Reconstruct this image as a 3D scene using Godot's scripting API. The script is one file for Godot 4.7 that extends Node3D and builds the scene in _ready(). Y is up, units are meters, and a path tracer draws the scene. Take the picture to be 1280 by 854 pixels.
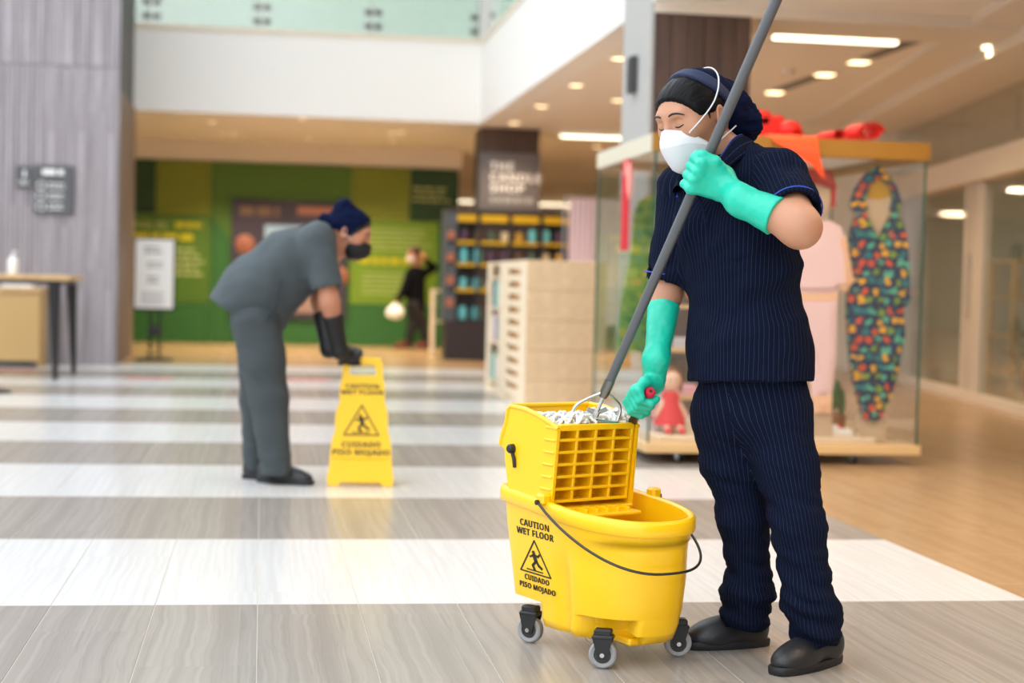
extends Node3D
# A mall atrium: a cleaner wringing a mop over a yellow bucket, a colleague setting up a wet floor sign behind her.

const FPX := 2045.0                        # focal length in pixels of the 1280 x 854 frame
const EYE := Vector3(0, 0.98, 0)
var cam_basis: Basis
var M := {}
var taken := {}


# ---------------------------------------------------------------- pixels to places
func pix(x: float, y: float) -> Vector3:
	return cam_basis * Vector3((x - 640.0) / FPX, -(y - 427.0) / FPX, -1.0)
func at(x: float, y: float, depth: float) -> Vector3:
	return EYE + pix(x, y) * depth
func onz(x: float, y: float, z: float) -> Vector3:
	var d := pix(x, y)
	return EYE + d * (z / d.z)
func onfloor(x: float, y: float, h := 0.0) -> Vector3:
	var d := pix(x, y)
	return EYE + d * ((h - EYE.y) / d.y)


# ---------------------------------------------------------------- mesh builder
class MB:
	var st := SurfaceTool.new()
	var o := Vector3.ZERO
	var group := 1
	func _init(origin := Vector3.ZERO) -> void:
		o = origin
		st.begin(Mesh.PRIMITIVE_TRIANGLES)
	# a, b, c counter-clockwise seen from outside
	func tri(a: Vector3, b: Vector3, c: Vector3, ua := Vector2.ZERO, ub := Vector2.ZERO, uc := Vector2.ZERO) -> void:
		st.set_uv(ua); st.add_vertex(a - o)
		st.set_uv(uc); st.add_vertex(c - o)
		st.set_uv(ub); st.add_vertex(b - o)
	func flat() -> void:
		st.set_smooth_group(0xFFFFFFFF)
	func smooth() -> void:
		group += 1
		st.set_smooth_group(group)
	func quad(a: Vector3, b: Vector3, c: Vector3, d: Vector3, uv := Rect2(0, 0, 1, 1)) -> void:
		var u0 := uv.position
		var u1 := uv.end
		tri(a, b, c, u0, Vector2(u1.x, u0.y), u1)
		tri(a, c, d, u0, u1, Vector2(u0.x, u1.y))
	func tri_out(a: Vector3, b: Vector3, c: Vector3, mid: Vector3) -> void:
		if (b - a).cross(c - a).dot((a + b + c) / 3.0 - mid) < 0.0:
			tri(a, c, b)
		else:
			tri(a, b, c)
	func quad_out(a: Vector3, b: Vector3, c: Vector3, d: Vector3, mid: Vector3) -> void:
		tri_out(a, b, c, mid)
		tri_out(a, c, d, mid)
	func box(c: Vector3, s: Vector3, bevel := 0.0, turn := Basis()) -> MB:
		flat()
		var h := s * 0.5
		var b: float = minf(bevel, minf(h.x, minf(h.y, h.z)) * 0.9)
		var p := []
		for i in 8:
			var sg := Vector3(1 if i & 1 else -1, 1 if i & 2 else -1, 1 if i & 4 else -1)
			var three := []
			for ax in 3:
				var q := h - Vector3(b, b, b)
				q[ax] = h[ax]
				three.append(c + turn * (q * sg))
			p.append(three)
		for ax in 3:
			var j := 1 << ((ax + 1) % 3)
			var k := 1 << ((ax + 2) % 3)
			for s2 in 2:
				var i0 := (1 << ax) * s2
				quad_out(p[i0][ax], p[i0 | j][ax], p[i0 | j | k][ax], p[i0 | k][ax], c)
			if b > 0.0:
				for e in 4:
					var i1 := (j if e & 1 else 0) | (k if e & 2 else 0)
					var i2 := i1 | (1 << ax)
					var a1 := (ax + 1) % 3
					var a2 := (ax + 2) % 3
					quad_out(p[i1][a1], p[i2][a1], p[i2][a2], p[i1][a2], c)
		if b > 0.0:
			for i in 8:
				tri_out(p[i][0], p[i][1], p[i][2], c)
		return self
	func tube(path: Array, radius, sides := 10, caps := true, closed := false) -> MB:
		smooth()
		var n := path.size()
		var rings := []
		var t0: Vector3 = (path[1] - path[0]).normalized()
		var side := t0.cross(Vector3.UP if absf(t0.y) < 0.9 else Vector3.RIGHT).normalized()
		var last := t0
		for i in n:
			var t: Vector3
			if closed:
				t = (path[(i + 1) % n] - path[(i + n - 1) % n]).normalized()
			else:
				t = (path[mini(i + 1, n - 1)] - path[maxi(i - 1, 0)]).normalized()
			var axis := last.cross(t)
			if axis.length() > 1e-5:
				side = side.rotated(axis.normalized(), last.angle_to(t))
			last = t
			side = (side - t * side.dot(t)).normalized()
			var up := t.cross(side)
			var r: float = radius[i] if radius is Array else radius
			var ring := PackedVector3Array()
			for k in sides:
				var a := TAU * k / sides
				ring.append(path[i] + (side * cos(a) + up * sin(a)) * r)
			rings.append(ring)
		for i in (n if closed else n - 1):
			var ra: PackedVector3Array = rings[i]
			var rb: PackedVector3Array = rings[(i + 1) % n]
			for k in sides:
				var k2 := (k + 1) % sides
				quad(ra[k], ra[k2], rb[k2], rb[k])
		if caps and not closed:
			flat()
			for k in sides:
				var k2 := (k + 1) % sides
				tri(path[0], rings[0][k2], rings[0][k])
				tri(path[n - 1], rings[n - 1][k], rings[n - 1][k2])
		return self
	# profile: Array of Vector2(radius, height); turned round the y axis of xf
	func lathe(profile: Array, sides := 24, xf := Transform3D()) -> MB:
		smooth()
		for i in profile.size() - 1:
			var a: Vector2 = profile[i]
			var b: Vector2 = profile[i + 1]
			if i > 0:
				var p: Vector2 = profile[i - 1]
				if absf((a - p).angle_to(b - a)) > 0.6:
					smooth()
			for k in sides:
				var c0 := Vector2.from_angle(TAU * k / sides)
				var c1 := Vector2.from_angle(TAU * (k + 1) / sides)
				var p00 := xf * Vector3(c0.x * a.x, a.y, c0.y * a.x)
				var p01 := xf * Vector3(c1.x * a.x, a.y, c1.y * a.x)
				var p10 := xf * Vector3(c0.x * b.x, b.y, c0.y * b.x)
				var p11 := xf * Vector3(c1.x * b.x, b.y, c1.y * b.x)
				if a.x > 1e-6:
					tri(p00, p10, p01)
				if b.x > 1e-6:
					tri(p01, p10, p11)
		return self
	# polygon in the xy plane of xf, thickness along its +z
	func prism(poly: PackedVector2Array, depth: float, xf := Transform3D()) -> MB:
		flat()
		var pts := poly
		if Geometry2D.is_polygon_clockwise(pts):
			pts.reverse()
		var idx := Geometry2D.triangulate_polygon(pts)
		for i in range(0, idx.size(), 3):
			var q := [pts[idx[i]], pts[idx[i + 1]], pts[idx[i + 2]]]
			if (q[1] - q[0]).cross(q[2] - q[0]) < 0:
				q.reverse()
			var f := []
			var bk := []
			for v in q:
				f.append(xf * Vector3(v.x, v.y, depth))
				bk.append(xf * Vector3(v.x, v.y, 0))
			tri(f[0], f[1], f[2])
			tri(bk[0], bk[2], bk[1])
		for i in pts.size():
			var a := pts[i]
			var b := pts[(i + 1) % pts.size()]
			quad(xf * Vector3(a.x, a.y, 0), xf * Vector3(b.x, b.y, 0), xf * Vector3(b.x, b.y, depth), xf * Vector3(a.x, a.y, depth))
		return self
	# rings of equally many points each, joined one to the next; crease: ring numbers where the shading breaks
	func loft(rings: Array, closed := true, crease := [], cap0 := false, cap1 := false) -> MB:
		smooth()
		for i in rings.size() - 1:
			if i in crease:
				smooth()
			var a: PackedVector3Array = rings[i]
			var b: PackedVector3Array = rings[i + 1]
			var n := a.size()
			for k in (n if closed else n - 1):
				var k2 := (k + 1) % n
				quad(a[k], a[k2], b[k2], b[k], Rect2(float(k) / n, float(i) / rings.size(), 1.0 / n, 1.0 / rings.size()))
		for e in 2:
			if [cap0, cap1][e]:
				flat()
				var r: PackedVector3Array = rings[0 if e == 0 else rings.size() - 1]
				var c := Vector3.ZERO
				for v in r:
					c += v / r.size()
				for k in r.size():
					var k2 := (k + 1) % r.size()
					if e == 0:
						tri(c, r[k2], r[k])
					else:
						tri(c, r[k], r[k2])
		return self
	func ball(c: Vector3, r: Vector3, sides := 14, rows := 8, turn := Basis()) -> MB:
		var rings := []
		for i in rows + 1:
			var a := PI * i / rows - PI / 2
			var ring := PackedVector3Array()
			for k in sides:
				var t := -TAU * k / sides
				ring.append(c + turn * (Vector3(cos(a) * cos(t), sin(a), cos(a) * sin(t)) * r))
			rings.append(ring)
		return loft(rings)
	func mesh() -> ArrayMesh:
		st.generate_normals()
		return st.commit()


# ---------------------------------------------------------------- nodes
func numbered(called: String) -> String:
	taken[called] = taken.get(called, -1) + 1
	return called if taken[called] == 0 else "%s_%03d" % [called, taken[called]]
func tag(o: Node3D, label := "", category := "", group := "", kind := "") -> Node3D:
	if label: o.set_meta("label", label)
	if category: o.set_meta("category", category)
	if group: o.set_meta("group", group)
	if kind: o.set_meta("kind", kind)
	return o
func thing(called: String, label: String, category: String, where := Vector3.ZERO, turn := 0.0, group := "") -> Node3D:
	var o := Node3D.new()
	o.name = numbered(called)
	add_child(o)
	o.position = where
	o.rotation.y = turn
	return tag(o, label, category, group)
func obj(called: String, mesh, material: Material, parent: Node3D = self, where := Vector3.ZERO) -> MeshInstance3D:
	var o := MeshInstance3D.new()
	o.mesh = mesh.mesh() if mesh is MB else mesh
	o.material_override = material
	o.name = numbered(called) if parent == self else called
	parent.add_child(o, true)
	o.position = where
	return o
func struct(called: String, mesh, material: Material, parent: Node3D = self, label := "") -> MeshInstance3D:
	var o := obj(called, mesh, material, parent)
	if parent == self:
		o.set_meta("kind", "structure")
	if label: o.set_meta("label", label)
	return o
func slab(called: String, lo: Vector3, hi: Vector3, material: Material, parent: Node3D = self, label := "", bevel := 0.0) -> MeshInstance3D:
	var c := (lo + hi) / 2
	var base := Vector3(c.x, minf(lo.y, hi.y), c.z)
	var mb := MB.new(base)
	mb.box(c, (hi - lo).abs(), bevel)
	var o := struct(called, mb, material, parent, label)
	o.position = base if parent == self else base - parent.position
	return o
func block(called: String, c: Vector3, s: Vector3, material: Material, parent: Node3D, bevel := 0.0, turn := Basis()) -> MeshInstance3D:
	return obj(called, MB.new().box(Vector3.ZERO, s, bevel, turn), material, parent, c)
func lettering(text: String, size: float, material: Material, parent: Node3D, where: Transform3D, bold := true, depth := 0.0012, called := "lettering") -> MeshInstance3D:
	var t := TextMesh.new()
	var f := SystemFont.new()
	f.font_names = PackedStringArray(["Droid Sans"])
	f.font_weight = 700 if bold else 400
	t.font = f
	t.text = text
	t.font_size = 64
	t.pixel_size = size / 46.0           # size is the height of a capital letter
	t.depth = depth
	t.curve_step = 4.0
	t.horizontal_alignment = HORIZONTAL_ALIGNMENT_CENTER
	t.vertical_alignment = VERTICAL_ALIGNMENT_CENTER
	var o := obj(called, t, material, parent)
	o.transform = where
	return o


# ---------------------------------------------------------------- materials
func mat(called: String, c: Color, rough := 0.6, metal := 0.0) -> StandardMaterial3D:
	var m := StandardMaterial3D.new()
	m.resource_name = called
	m.albedo_color = c
	m.roughness = rough
	m.metallic = metal
	M[called] = m
	return m
func c8(r: float, g: float, b: float) -> Color:
	return Color(r / 255.0, g / 255.0, b / 255.0)
func glow(called: String, c: Color, energy: float) -> StandardMaterial3D:
	var m := mat(called, c, 0.5)
	m.emission_enabled = true
	m.emission = c
	m.emission_energy_multiplier = energy
	return m
func glass(called: String, c: Color, alpha: float, rough := 0.02) -> StandardMaterial3D:
	var m := mat(called, Color(c.r, c.g, c.b, alpha), rough)
	m.transparency = BaseMaterial3D.TRANSPARENCY_ALPHA
	return m
# veins running along the v axis of a picture
func vein_image(w: int, h: int, lo: Color, hi: Color, line: Color, seed_: int, freq := 0.05, lines := 0.5, wander := 14.0) -> Image:
	var n := FastNoiseLite.new()
	n.seed = seed_
	n.frequency = 1.0
	n.fractal_octaves = 4
	var wv := FastNoiseLite.new()
	wv.seed = seed_ + 7
	wv.frequency = 0.004
	wv.fractal_octaves = 3
	var im := Image.create(w, h, false, Image.FORMAT_RGB8)
	for y in h:
		for x in w:
			var xx := x + wander * wv.get_noise_2d(x * 0.5, y * 0.45)
			var a := n.get_noise_2d(xx * freq, y * freq * 0.012)
			var b := n.get_noise_2d(xx * freq * 3.3 + 50.0, y * freq * 0.03)
			var t := clampf(0.5 + a * 0.9 + b * 0.25, 0.0, 1.0)
			var c := lo.lerp(hi, t)
			var s := 1.0 - absf(n.get_noise_2d(xx * freq * 1.7 + 200.0, y * freq * 0.02)) * 9.0
			if s > 0.0:
				c = c.lerp(line, s * lines)
			im.set_pixel(x, y, c)
	return im
func tex(im: Image) -> ImageTexture:
	return ImageTexture.create_from_image(im)
func noisy(called: String, c: Color, spread: float, rough: float, freq := 0.02, scale := 1.0) -> StandardMaterial3D:
	var m := mat(called, Color.WHITE, rough)
	var n := FastNoiseLite.new()
	n.seed = called.length() * 13 + 5
	n.frequency = freq
	n.fractal_octaves = 4
	var im := Image.create(256, 256, false, Image.FORMAT_RGB8)
	for y in 256:
		for x in 256:
			var t := n.get_noise_2d(x, y) * spread
			im.set_pixel(x, y, Color(c.r * (1 + t), c.g * (1 + t), c.b * (1 + t)).clamp())
	m.albedo_texture = tex(im)
	m.uv1_triplanar = true
	m.uv1_scale = Vector3.ONE * scale
	return m


# ---------------------------------------------------------------- bodies: tapered capsules joined by a smooth minimum, meshed as surface nets
func bone(a: Vector3, b: Vector3, ra: float, rb: float, k := 0.03, wide := Vector3.ZERO, by := 1.0, clips := []) -> Dictionary:
	return {"t": 0, "a": a, "b": b, "ra": ra, "rb": rb, "k": k, "wide": wide, "by": by, "clips": clips, "sub": false}
func egg(c: Vector3, r: Vector3, turn := Basis(), k := 0.03, clips := []) -> Dictionary:
	return {"t": 1, "a": c, "b": c, "r": r, "turn": turn, "k": k, "clips": clips, "sub": false}
func minus(p: Dictionary) -> Dictionary:
	p.sub = true
	return p
func chain(pts: Array, radii: Array, k := 0.01) -> Array:
	var out := []
	for i in pts.size() - 1:
		out.append(bone(pts[i], pts[i + 1], radii[i], radii[i + 1], k))
	return out
# returns {v: PackedVector3Array, i: PackedInt32Array}
func nets(prims: Array, cell: float, clips := []) -> Dictionary:
	var lo := Vector3.ONE * 1e9
	var hi := -lo
	for p in prims:
		if p.sub: continue
		var r: float = (maxf(p.ra, p.rb) * maxf(1.0, p.by)) if p.t == 0 else maxf(p.r.x, maxf(p.r.y, p.r.z))
		for e in [p.a, p.b]:
			lo = lo.min(e - Vector3.ONE * r)
			hi = hi.max(e + Vector3.ONE * r)
	lo -= Vector3.ONE * cell * 3
	hi += Vector3.ONE * cell * 3
	var nx := int((hi.x - lo.x) / cell) + 2
	var ny := int((hi.y - lo.y) / cell) + 2
	var nz := int((hi.z - lo.z) / cell) + 2
	var f := PackedFloat32Array()
	f.resize(nx * ny * nz)
	f.fill(10.0)
	for p in prims:
		var a: Vector3 = p.a
		var b: Vector3 = p.b
		var k: float = maxf(p.k, 1e-5)
		var kind: int = p.t
		var sub: bool = p.sub
		var ra := 0.0
		var rb := 0.0
		var wide := Vector3.ZERO
		var by := 1.0
		var er := Vector3.ONE
		var ei := Vector3.ONE
		var inv := Basis()
		var big: float
		if kind == 0:
			ra = p.ra; rb = p.rb; wide = p.wide; by = 1.0 / p.by - 1.0
			big = maxf(ra, rb) * maxf(1.0, p.by)
		else:
			er = Vector3.ONE / p.r
			ei = er * er
			inv = p.turn.inverse()
			big = maxf(p.r.x, maxf(p.r.y, p.r.z))
		var scaled: bool = kind == 0 and p.by != 1.0
		var ba := b - a
		var bl := maxf(ba.length_squared(), 1e-9)
		var m := big + k + cell * 2.5
		var l := ((a.min(b) - Vector3.ONE * m - lo) / cell).max(Vector3.ZERO)
		var h := (a.max(b) + Vector3.ONE * m - lo) / cell
		var x1 := mini(nx - 1, int(h.x) + 1)
		var y1 := mini(ny - 1, int(h.y) + 1)
		var z1 := mini(nz - 1, int(h.z) + 1)
		var cl: Array = p.clips
		var has_clips := cl.size() > 0
		for z in range(int(l.z), z1 + 1):
			for y in range(int(l.y), y1 + 1):
				var at_ := (z * ny + y) * nx
				for x in range(int(l.x), x1 + 1):
					var q := lo + Vector3(x, y, z) * cell
					var d: float
					if kind == 0:
						var pa := q - a
						var t := clampf(pa.dot(ba) / bl, 0.0, 1.0)
						var w := pa - ba * t
						if scaled:
							w += wide * (w.dot(wide) * by)
						d = w.length() - (ra + (rb - ra) * t)
					else:
						var e := inv * (q - a)
						var k0 := (e * er).length()
						var k1 := (e * ei).length()
						d = k0 * (k0 - 1.0) / k1 if k1 > 1e-6 else -big
					if has_clips:
						for c: Plane in cl:
							d = maxf(d, c.distance_to(q))
					var o := f[at_ + x]
					if sub:
						d = -d
						var hs := maxf(k - absf(o - d), 0.0) / k
						f[at_ + x] = maxf(o, d) + hs * hs * k * 0.25
					else:
						var hu := maxf(k - absf(o - d), 0.0) / k
						f[at_ + x] = minf(o, d) - hu * hu * k * 0.25
	for c: Plane in clips:
		for z in nz:
			for y in ny:
				var at_ := (z * ny + y) * nx
				for x in nx:
					if f[at_ + x] < cell * 3:
						f[at_ + x] = maxf(f[at_ + x], c.distance_to(lo + Vector3(x, y, z) * cell))
	var vi := PackedInt32Array()
	vi.resize(nx * ny * nz)
	vi.fill(-1)
	var v := PackedVector3Array()
	var idx := PackedInt32Array()
	var sy := nx
	var sz := nx * ny
	var off := [0, 1, sy, sy + 1, sz, sz + 1, sz + sy, sz + sy + 1]
	var edges := [[0, 1], [2, 3], [4, 5], [6, 7], [0, 2], [1, 3], [4, 6], [5, 7], [0, 4], [1, 5], [2, 6], [3, 7]]
	var corner := []
	for i in 8:
		corner.append(Vector3(i & 1, (i >> 1) & 1, (i >> 2) & 1))
	for z in nz - 1:
		for y in ny - 1:
			for x in nx - 1:
				var c0 := (z * ny + y) * nx + x
				var s0 := f[c0] < 0.0
				if s0 == (f[c0 + 1] < 0.0) and s0 == (f[c0 + sy] < 0.0) and s0 == (f[c0 + sy + 1] < 0.0) and s0 == (f[c0 + sz] < 0.0) and s0 == (f[c0 + sz + 1] < 0.0) and s0 == (f[c0 + sz + sy] < 0.0) and s0 == (f[c0 + sz + sy + 1] < 0.0):
					continue
				var sum := Vector3.ZERO
				var cnt := 0
				for e in edges:
					var fa := f[c0 + off[e[0]]]
					var fb := f[c0 + off[e[1]]]
					if (fa < 0.0) != (fb < 0.0):
						sum += (corner[e[0]] as Vector3).lerp(corner[e[1]], fa / (fa - fb))
						cnt += 1
				vi[c0] = v.size()
				v.append(lo + (Vector3(x, y, z) + sum / cnt) * cell)
				# faces round the three edges that start at this corner
				if x > 0 and y > 0 and z > 0:
					if s0 != (f[c0 + 1] < 0.0):
						_face(idx, vi, c0, c0 - sy, c0 - sy - sz, c0 - sz, s0)
					if s0 != (f[c0 + sy] < 0.0):
						_face(idx, vi, c0, c0 - sz, c0 - sz - 1, c0 - 1, s0)
					if s0 != (f[c0 + sz] < 0.0):
						_face(idx, vi, c0, c0 - 1, c0 - 1 - sy, c0 - sy, s0)
	return {"v": v, "i": idx}
func _face(idx: PackedInt32Array, vi: PackedInt32Array, a: int, b: int, c: int, d: int, flip: bool) -> void:
	var p := vi[a]
	var q := vi[b]
	var r := vi[c]
	var s := vi[d]
	if p < 0 or q < 0 or r < 0 or s < 0:
		return
	if flip:
		idx.append_array(PackedInt32Array([p, r, q, p, s, r]))
	else:
		idx.append_array(PackedInt32Array([p, q, r, p, r, s]))
func normals_of(v: PackedVector3Array, idx: PackedInt32Array) -> PackedVector3Array:
	var n := PackedVector3Array()
	n.resize(v.size())
	for t in range(0, idx.size(), 3):
		var a := v[idx[t]]
		var m := (v[idx[t + 2]] - a).cross(v[idx[t + 1]] - a)
		n[idx[t]] += m
		n[idx[t + 1]] += m
		n[idx[t + 2]] += m
	for i in n.size():
		n[i] = n[i].normalized()
	return n
# several nets joined into one mesh. push(p, n): how far a point moves out along its normal. uvs(p, centre): texture coordinates in metres
func skin_mesh(parts: Array, base: Vector3, push = null, uvs = null) -> ArrayMesh:
	var V := PackedVector3Array()
	var N := PackedVector3Array()
	var U := PackedVector2Array()
	var I := PackedInt32Array()
	for g in parts:
		var v: PackedVector3Array = g.v
		var idx: PackedInt32Array = g.i
		var n := normals_of(v, idx)
		if push != null:
			for i in v.size():
				v[i] += n[i] * float(push.call(v[i], n[i]))
			n = normals_of(v, idx)
		if uvs != null:
			for t in range(0, idx.size(), 3):
				var c := (v[idx[t]] + v[idx[t + 1]] + v[idx[t + 2]]) / 3.0
				for k in 3:
					I.append(V.size())
					V.append(v[idx[t + k]] - base)
					N.append(n[idx[t + k]])
					U.append(uvs.call(v[idx[t + k]], c))
		else:
			var s := V.size()
			for i in v.size():
				V.append(v[i] - base)
			N.append_array(n)
			for i in idx:
				I.append(i + s)
	var arrays := []
	arrays.resize(Mesh.ARRAY_MAX)
	arrays[Mesh.ARRAY_VERTEX] = V
	arrays[Mesh.ARRAY_NORMAL] = N
	if uvs != null:
		arrays[Mesh.ARRAY_TEX_UV] = U
	arrays[Mesh.ARRAY_INDEX] = I
	var m := ArrayMesh.new()
	m.add_surface_from_arrays(Mesh.PRIMITIVE_TRIANGLES, arrays)
	return m
# a round ring of thread along a closed or open path on a garment
func moved(g: Dictionary, xf: Transform3D) -> Dictionary:
	var v: PackedVector3Array = g.v
	for i in v.size():
		v[i] = xf * v[i]
	return {"v": v, "i": g.i}


# ---------------------------------------------------------------- the place
const CEIL := 2.93
const VOID_X := 2.6            # the atrium's edge above the striped floor
const VOID_Z := -20.0
const WARM := Color(1.0, 0.86, 0.69)

func make_materials() -> void:
	mat("white_paint", c8(240, 238, 233), 0.55)
	mat("ceiling_paint", c8(238, 232, 224), 0.7)
	mat("bulkhead_paint", c8(228, 220, 208), 0.7)
	mat("outer_wall", c8(205, 200, 194), 0.8)
	mat("black_metal", c8(24, 24, 26), 0.45)
	mat("black_plastic", c8(26, 26, 28), 0.5)
	mat("dark_grey", c8(62, 60, 60), 0.5)
	mat("chrome", c8(190, 190, 188), 0.22, 1.0)
	mat("steel_wire", c8(120, 118, 112), 0.3, 1.0)
	mat("grey_rubber", c8(150, 150, 150), 0.6)
	mat("ink", c8(28, 26, 24), 0.6)
	mat("print_white", c8(242, 242, 240), 0.6)
	mat("print_grey", c8(120, 124, 130), 0.7)
	mat("red_tape", c8(214, 72, 78), 0.5)
	mat("grout", c8(188, 180, 170), 0.8)
	mat("warm_grout", c8(196, 168, 132), 0.8)
	glow("lamp_warm", Color(1.0, 0.86, 0.66), 4.0)
	glow("lamp_white", Color(1.0, 0.95, 0.84), 3.2)
	glass("clear_glass", c8(225, 240, 232), 0.015)
	glass("green_glass", c8(180, 226, 202), 0.3)
	glass("shop_glass", c8(122, 150, 134), 0.16)
	# floor tiles
	var grey := mat("grey_tile", Color.WHITE, 0.24)
	grey.albedo_texture = tex(vein_image(256, 1024, c8(146, 139, 131), c8(164, 157, 148), c8(132, 124, 116), 3, 0.026, 0.3, 14.0))
	var white := mat("white_tile", Color.WHITE, 0.2)
	white.albedo_texture = tex(vein_image(256, 1024, c8(214, 213, 211), c8(227, 226, 224), c8(204, 201, 197), 11, 0.05, 0.25, 10.0))
	var tan := mat("tan_tile", Color.WHITE, 0.24)
	tan.albedo_texture = tex(vein_image(256, 256, c8(170, 136, 97), c8(184, 151, 112), c8(160, 127, 89), 23, 0.02, 0.3, 30.0))
	# wood
	var pl := mat("grey_wood", Color.WHITE, 0.5)
	pl.albedo_texture = tex(vein_image(256, 512, c8(112, 104, 109), c8(176, 168, 172), c8(214, 208, 212), 31, 0.05, 0.6, 4.0))
	var dk := mat("dark_wood", Color.WHITE, 0.45)
	dk.albedo_texture = tex(vein_image(256, 512, c8(70, 52, 45), c8(100, 78, 68), c8(46, 34, 30), 41, 0.05, 0.5, 8.0))
	var lw := mat("light_wood", Color.WHITE, 0.5)
	lw.albedo_texture = tex(vein_image(256, 512, c8(234, 212, 180), c8(244, 226, 198), c8(222, 196, 162), 51, 0.04, 0.4, 10.0))
	lw.uv1_triplanar = true
	lw.uv1_scale = Vector3(1, 1, 1)
	var ow := mat("oak", Color.WHITE, 0.45)
	ow.albedo_texture = tex(vein_image(256, 256, c8(196, 156, 104), c8(214, 178, 126), c8(176, 134, 84), 61, 0.04, 0.4, 10.0))
	ow.uv1_triplanar = true

func tile_mesh(w: float, l: float, u: Rect2) -> ArrayMesh:
	var mb := MB.new()
	mb.flat()
	var h := 0.010
	var b := 0.001
	var t := [Vector3(-w / 2 + b, 0, l / 2 - b), Vector3(w / 2 - b, 0, l / 2 - b), Vector3(w / 2 - b, 0, -l / 2 + b), Vector3(-w / 2 + b, 0, -l / 2 + b)]
	mb.quad(t[0], t[1], t[2], t[3], u)
	var e := [Vector3(-w / 2, -b, l / 2), Vector3(w / 2, -b, l / 2), Vector3(w / 2, -b, -l / 2), Vector3(-w / 2, -b, -l / 2)]
	for i in 4:
		var j := (i + 1) % 4
		var small := Rect2(u.position, Vector2(0.01, 0.01))
		mb.quad(e[i], e[j], t[j], t[i], small)
		mb.quad(e[i] - Vector3(0, h, 0), e[j] - Vector3(0, h, 0), e[j], e[i], small)
	return mb.mesh()

func row_z(e: int) -> float:
	return -(4.926 + 1.208 * e + (0.024 if e % 2 != 0 else 0.0))

func build_floor() -> void:
	var rng := RandomNumberGenerator.new()
	rng.seed = 4
	var fl := slab("floor", Vector3(-10, -0.2, -44), Vector3(9.6, -0.0016, 7), M.grout)
	tag(fl, "pale stone floor striped in white and grey long tiles", "", "", "structure")
	var gap := 0.0025
	var kinds := {}
	var rest := MB.new(fl.position)
	for e in range(-9, 11):
		var z0 := row_z(e)
		var z1 := row_z(e + 1)
		var white := posmod(e, 2) == 0
		var zc := (z0 + z1) / 2
		var l := z0 - z1 - gap
		# leftmost tile that the picture shows
		var k0 := int(floor((-0.115 * absf(zc) - 0.75) / 0.3))
		if e < -1:
			k0 = 8
		for k in range(k0, 8):
			var w := (0.3 if k < 7 else 0.355) - gap
			var v := rng.randi() % 6
			var key := "%d %d %.3f %d" % [int(white), v, l, int(k == 7)]
			if not kinds.has(key):
				kinds[key] = tile_mesh(w, l, Rect2(Vector2(0.31 * v, 0.17 * v), Vector2(0.9, 0.95)))
			var o := obj("plank_tile", kinds[key], M.white_tile if white else M.grey_tile, fl)
			o.position = Vector3(0.0025 + 0.3 * k + (0.15 if k < 7 else 0.1775), 0, zc) - fl.position
		# the same row further left, out of the picture
		var xl := 0.0025 + 0.3 * k0
		if white:
			rest.box(Vector3((-9.9 + xl) / 2, -0.005, zc), Vector3(xl + 9.9 - gap, 0.0099, l), 0.001)
	var rw := obj("white_tile_field", rest, mat("white_tile_plain", c8(220, 219, 217), 0.2), fl)
	rw.set_meta("kind", "stuff")
	var rest2 := MB.new(fl.position)
	for e in range(-9, 11):
		if posmod(e, 2) == 1:
			var zc := (row_z(e) + row_z(e + 1)) / 2
			var k0 := int(floor((-0.115 * absf(zc) - 0.75) / 0.3))
			if e < -1: k0 = 8
			var xl := 0.0025 + 0.3 * k0
			rest2.box(Vector3((-9.9 + xl) / 2, -0.005, zc), Vector3(xl + 9.9 - gap, 0.0099, row_z(e) - row_z(e + 1) - gap), 0.001)
	var rg := obj("grey_tile_field", rest2, mat("grey_tile_plain", c8(155, 148, 140), 0.24), fl)
	rg.set_meta("kind", "stuff")
	# square tan tiles under the lower ceiling on the right
	var sq := []
	for v in 4:
		sq.append(tile_mesh(0.604 - gap, 0.61 - gap, Rect2(Vector2(0.23 * v, 0.4 * v), Vector2(0.8, 0.8))))
	var far := MB.new(fl.position)
	for ix in 12:
		for iz in range(-16, 24):
			var p := Vector3(2.457 + 0.604 * (ix + 0.5), 0, -4.6 - 0.61 * (iz + 0.5))
			if p.x > 9.5: continue
			var q: Vector3 = cam_basis.inverse() * (p - EYE)
			var sx := 640.0 + FPX * q.x / -q.z
			if q.z > -3.5 or sx > 1400 or sx < 600:
				far.box(p - Vector3(0, 0.005, 0), Vector3(0.601, 0.0099, 0.607), 0.001)
			else:
				obj("square_tile", sq[rng.randi() % 4], M.tan_tile, fl, p - fl.position)
	for ix in range(-9, 10):
		for iz in range(0, 24):
			far.box(Vector3(ix + 0.05, -0.005, row_z(11) - 0.5 - iz * 1.0), Vector3(0.997, 0.0099, 0.997), 0.001)
	var ft := obj("tan_tile_field", far, mat("tan_tile_plain", c8(177, 144, 104), 0.24), fl)
	ft.set_meta("kind", "stuff")
	# red marks stuck on the floor
	for m in [[187, 473.5, 0.42, 0.16], [384, 475.5, 0.42, 0.16], [12, 463.0, 0.5, 0.2]]:
		var p := onfloor(m[0], m[1])
		var mb := MB.new()
		mb.box(Vector3(0, 0.001, 0), Vector3(m[2], 0.002, m[3]), 0.0005)
		var o := obj("floor_marker", mb, M.red_tape, self, p)
		tag(o, "red distance sticker on the striped floor", "sticker", "red floor stickers")

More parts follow.
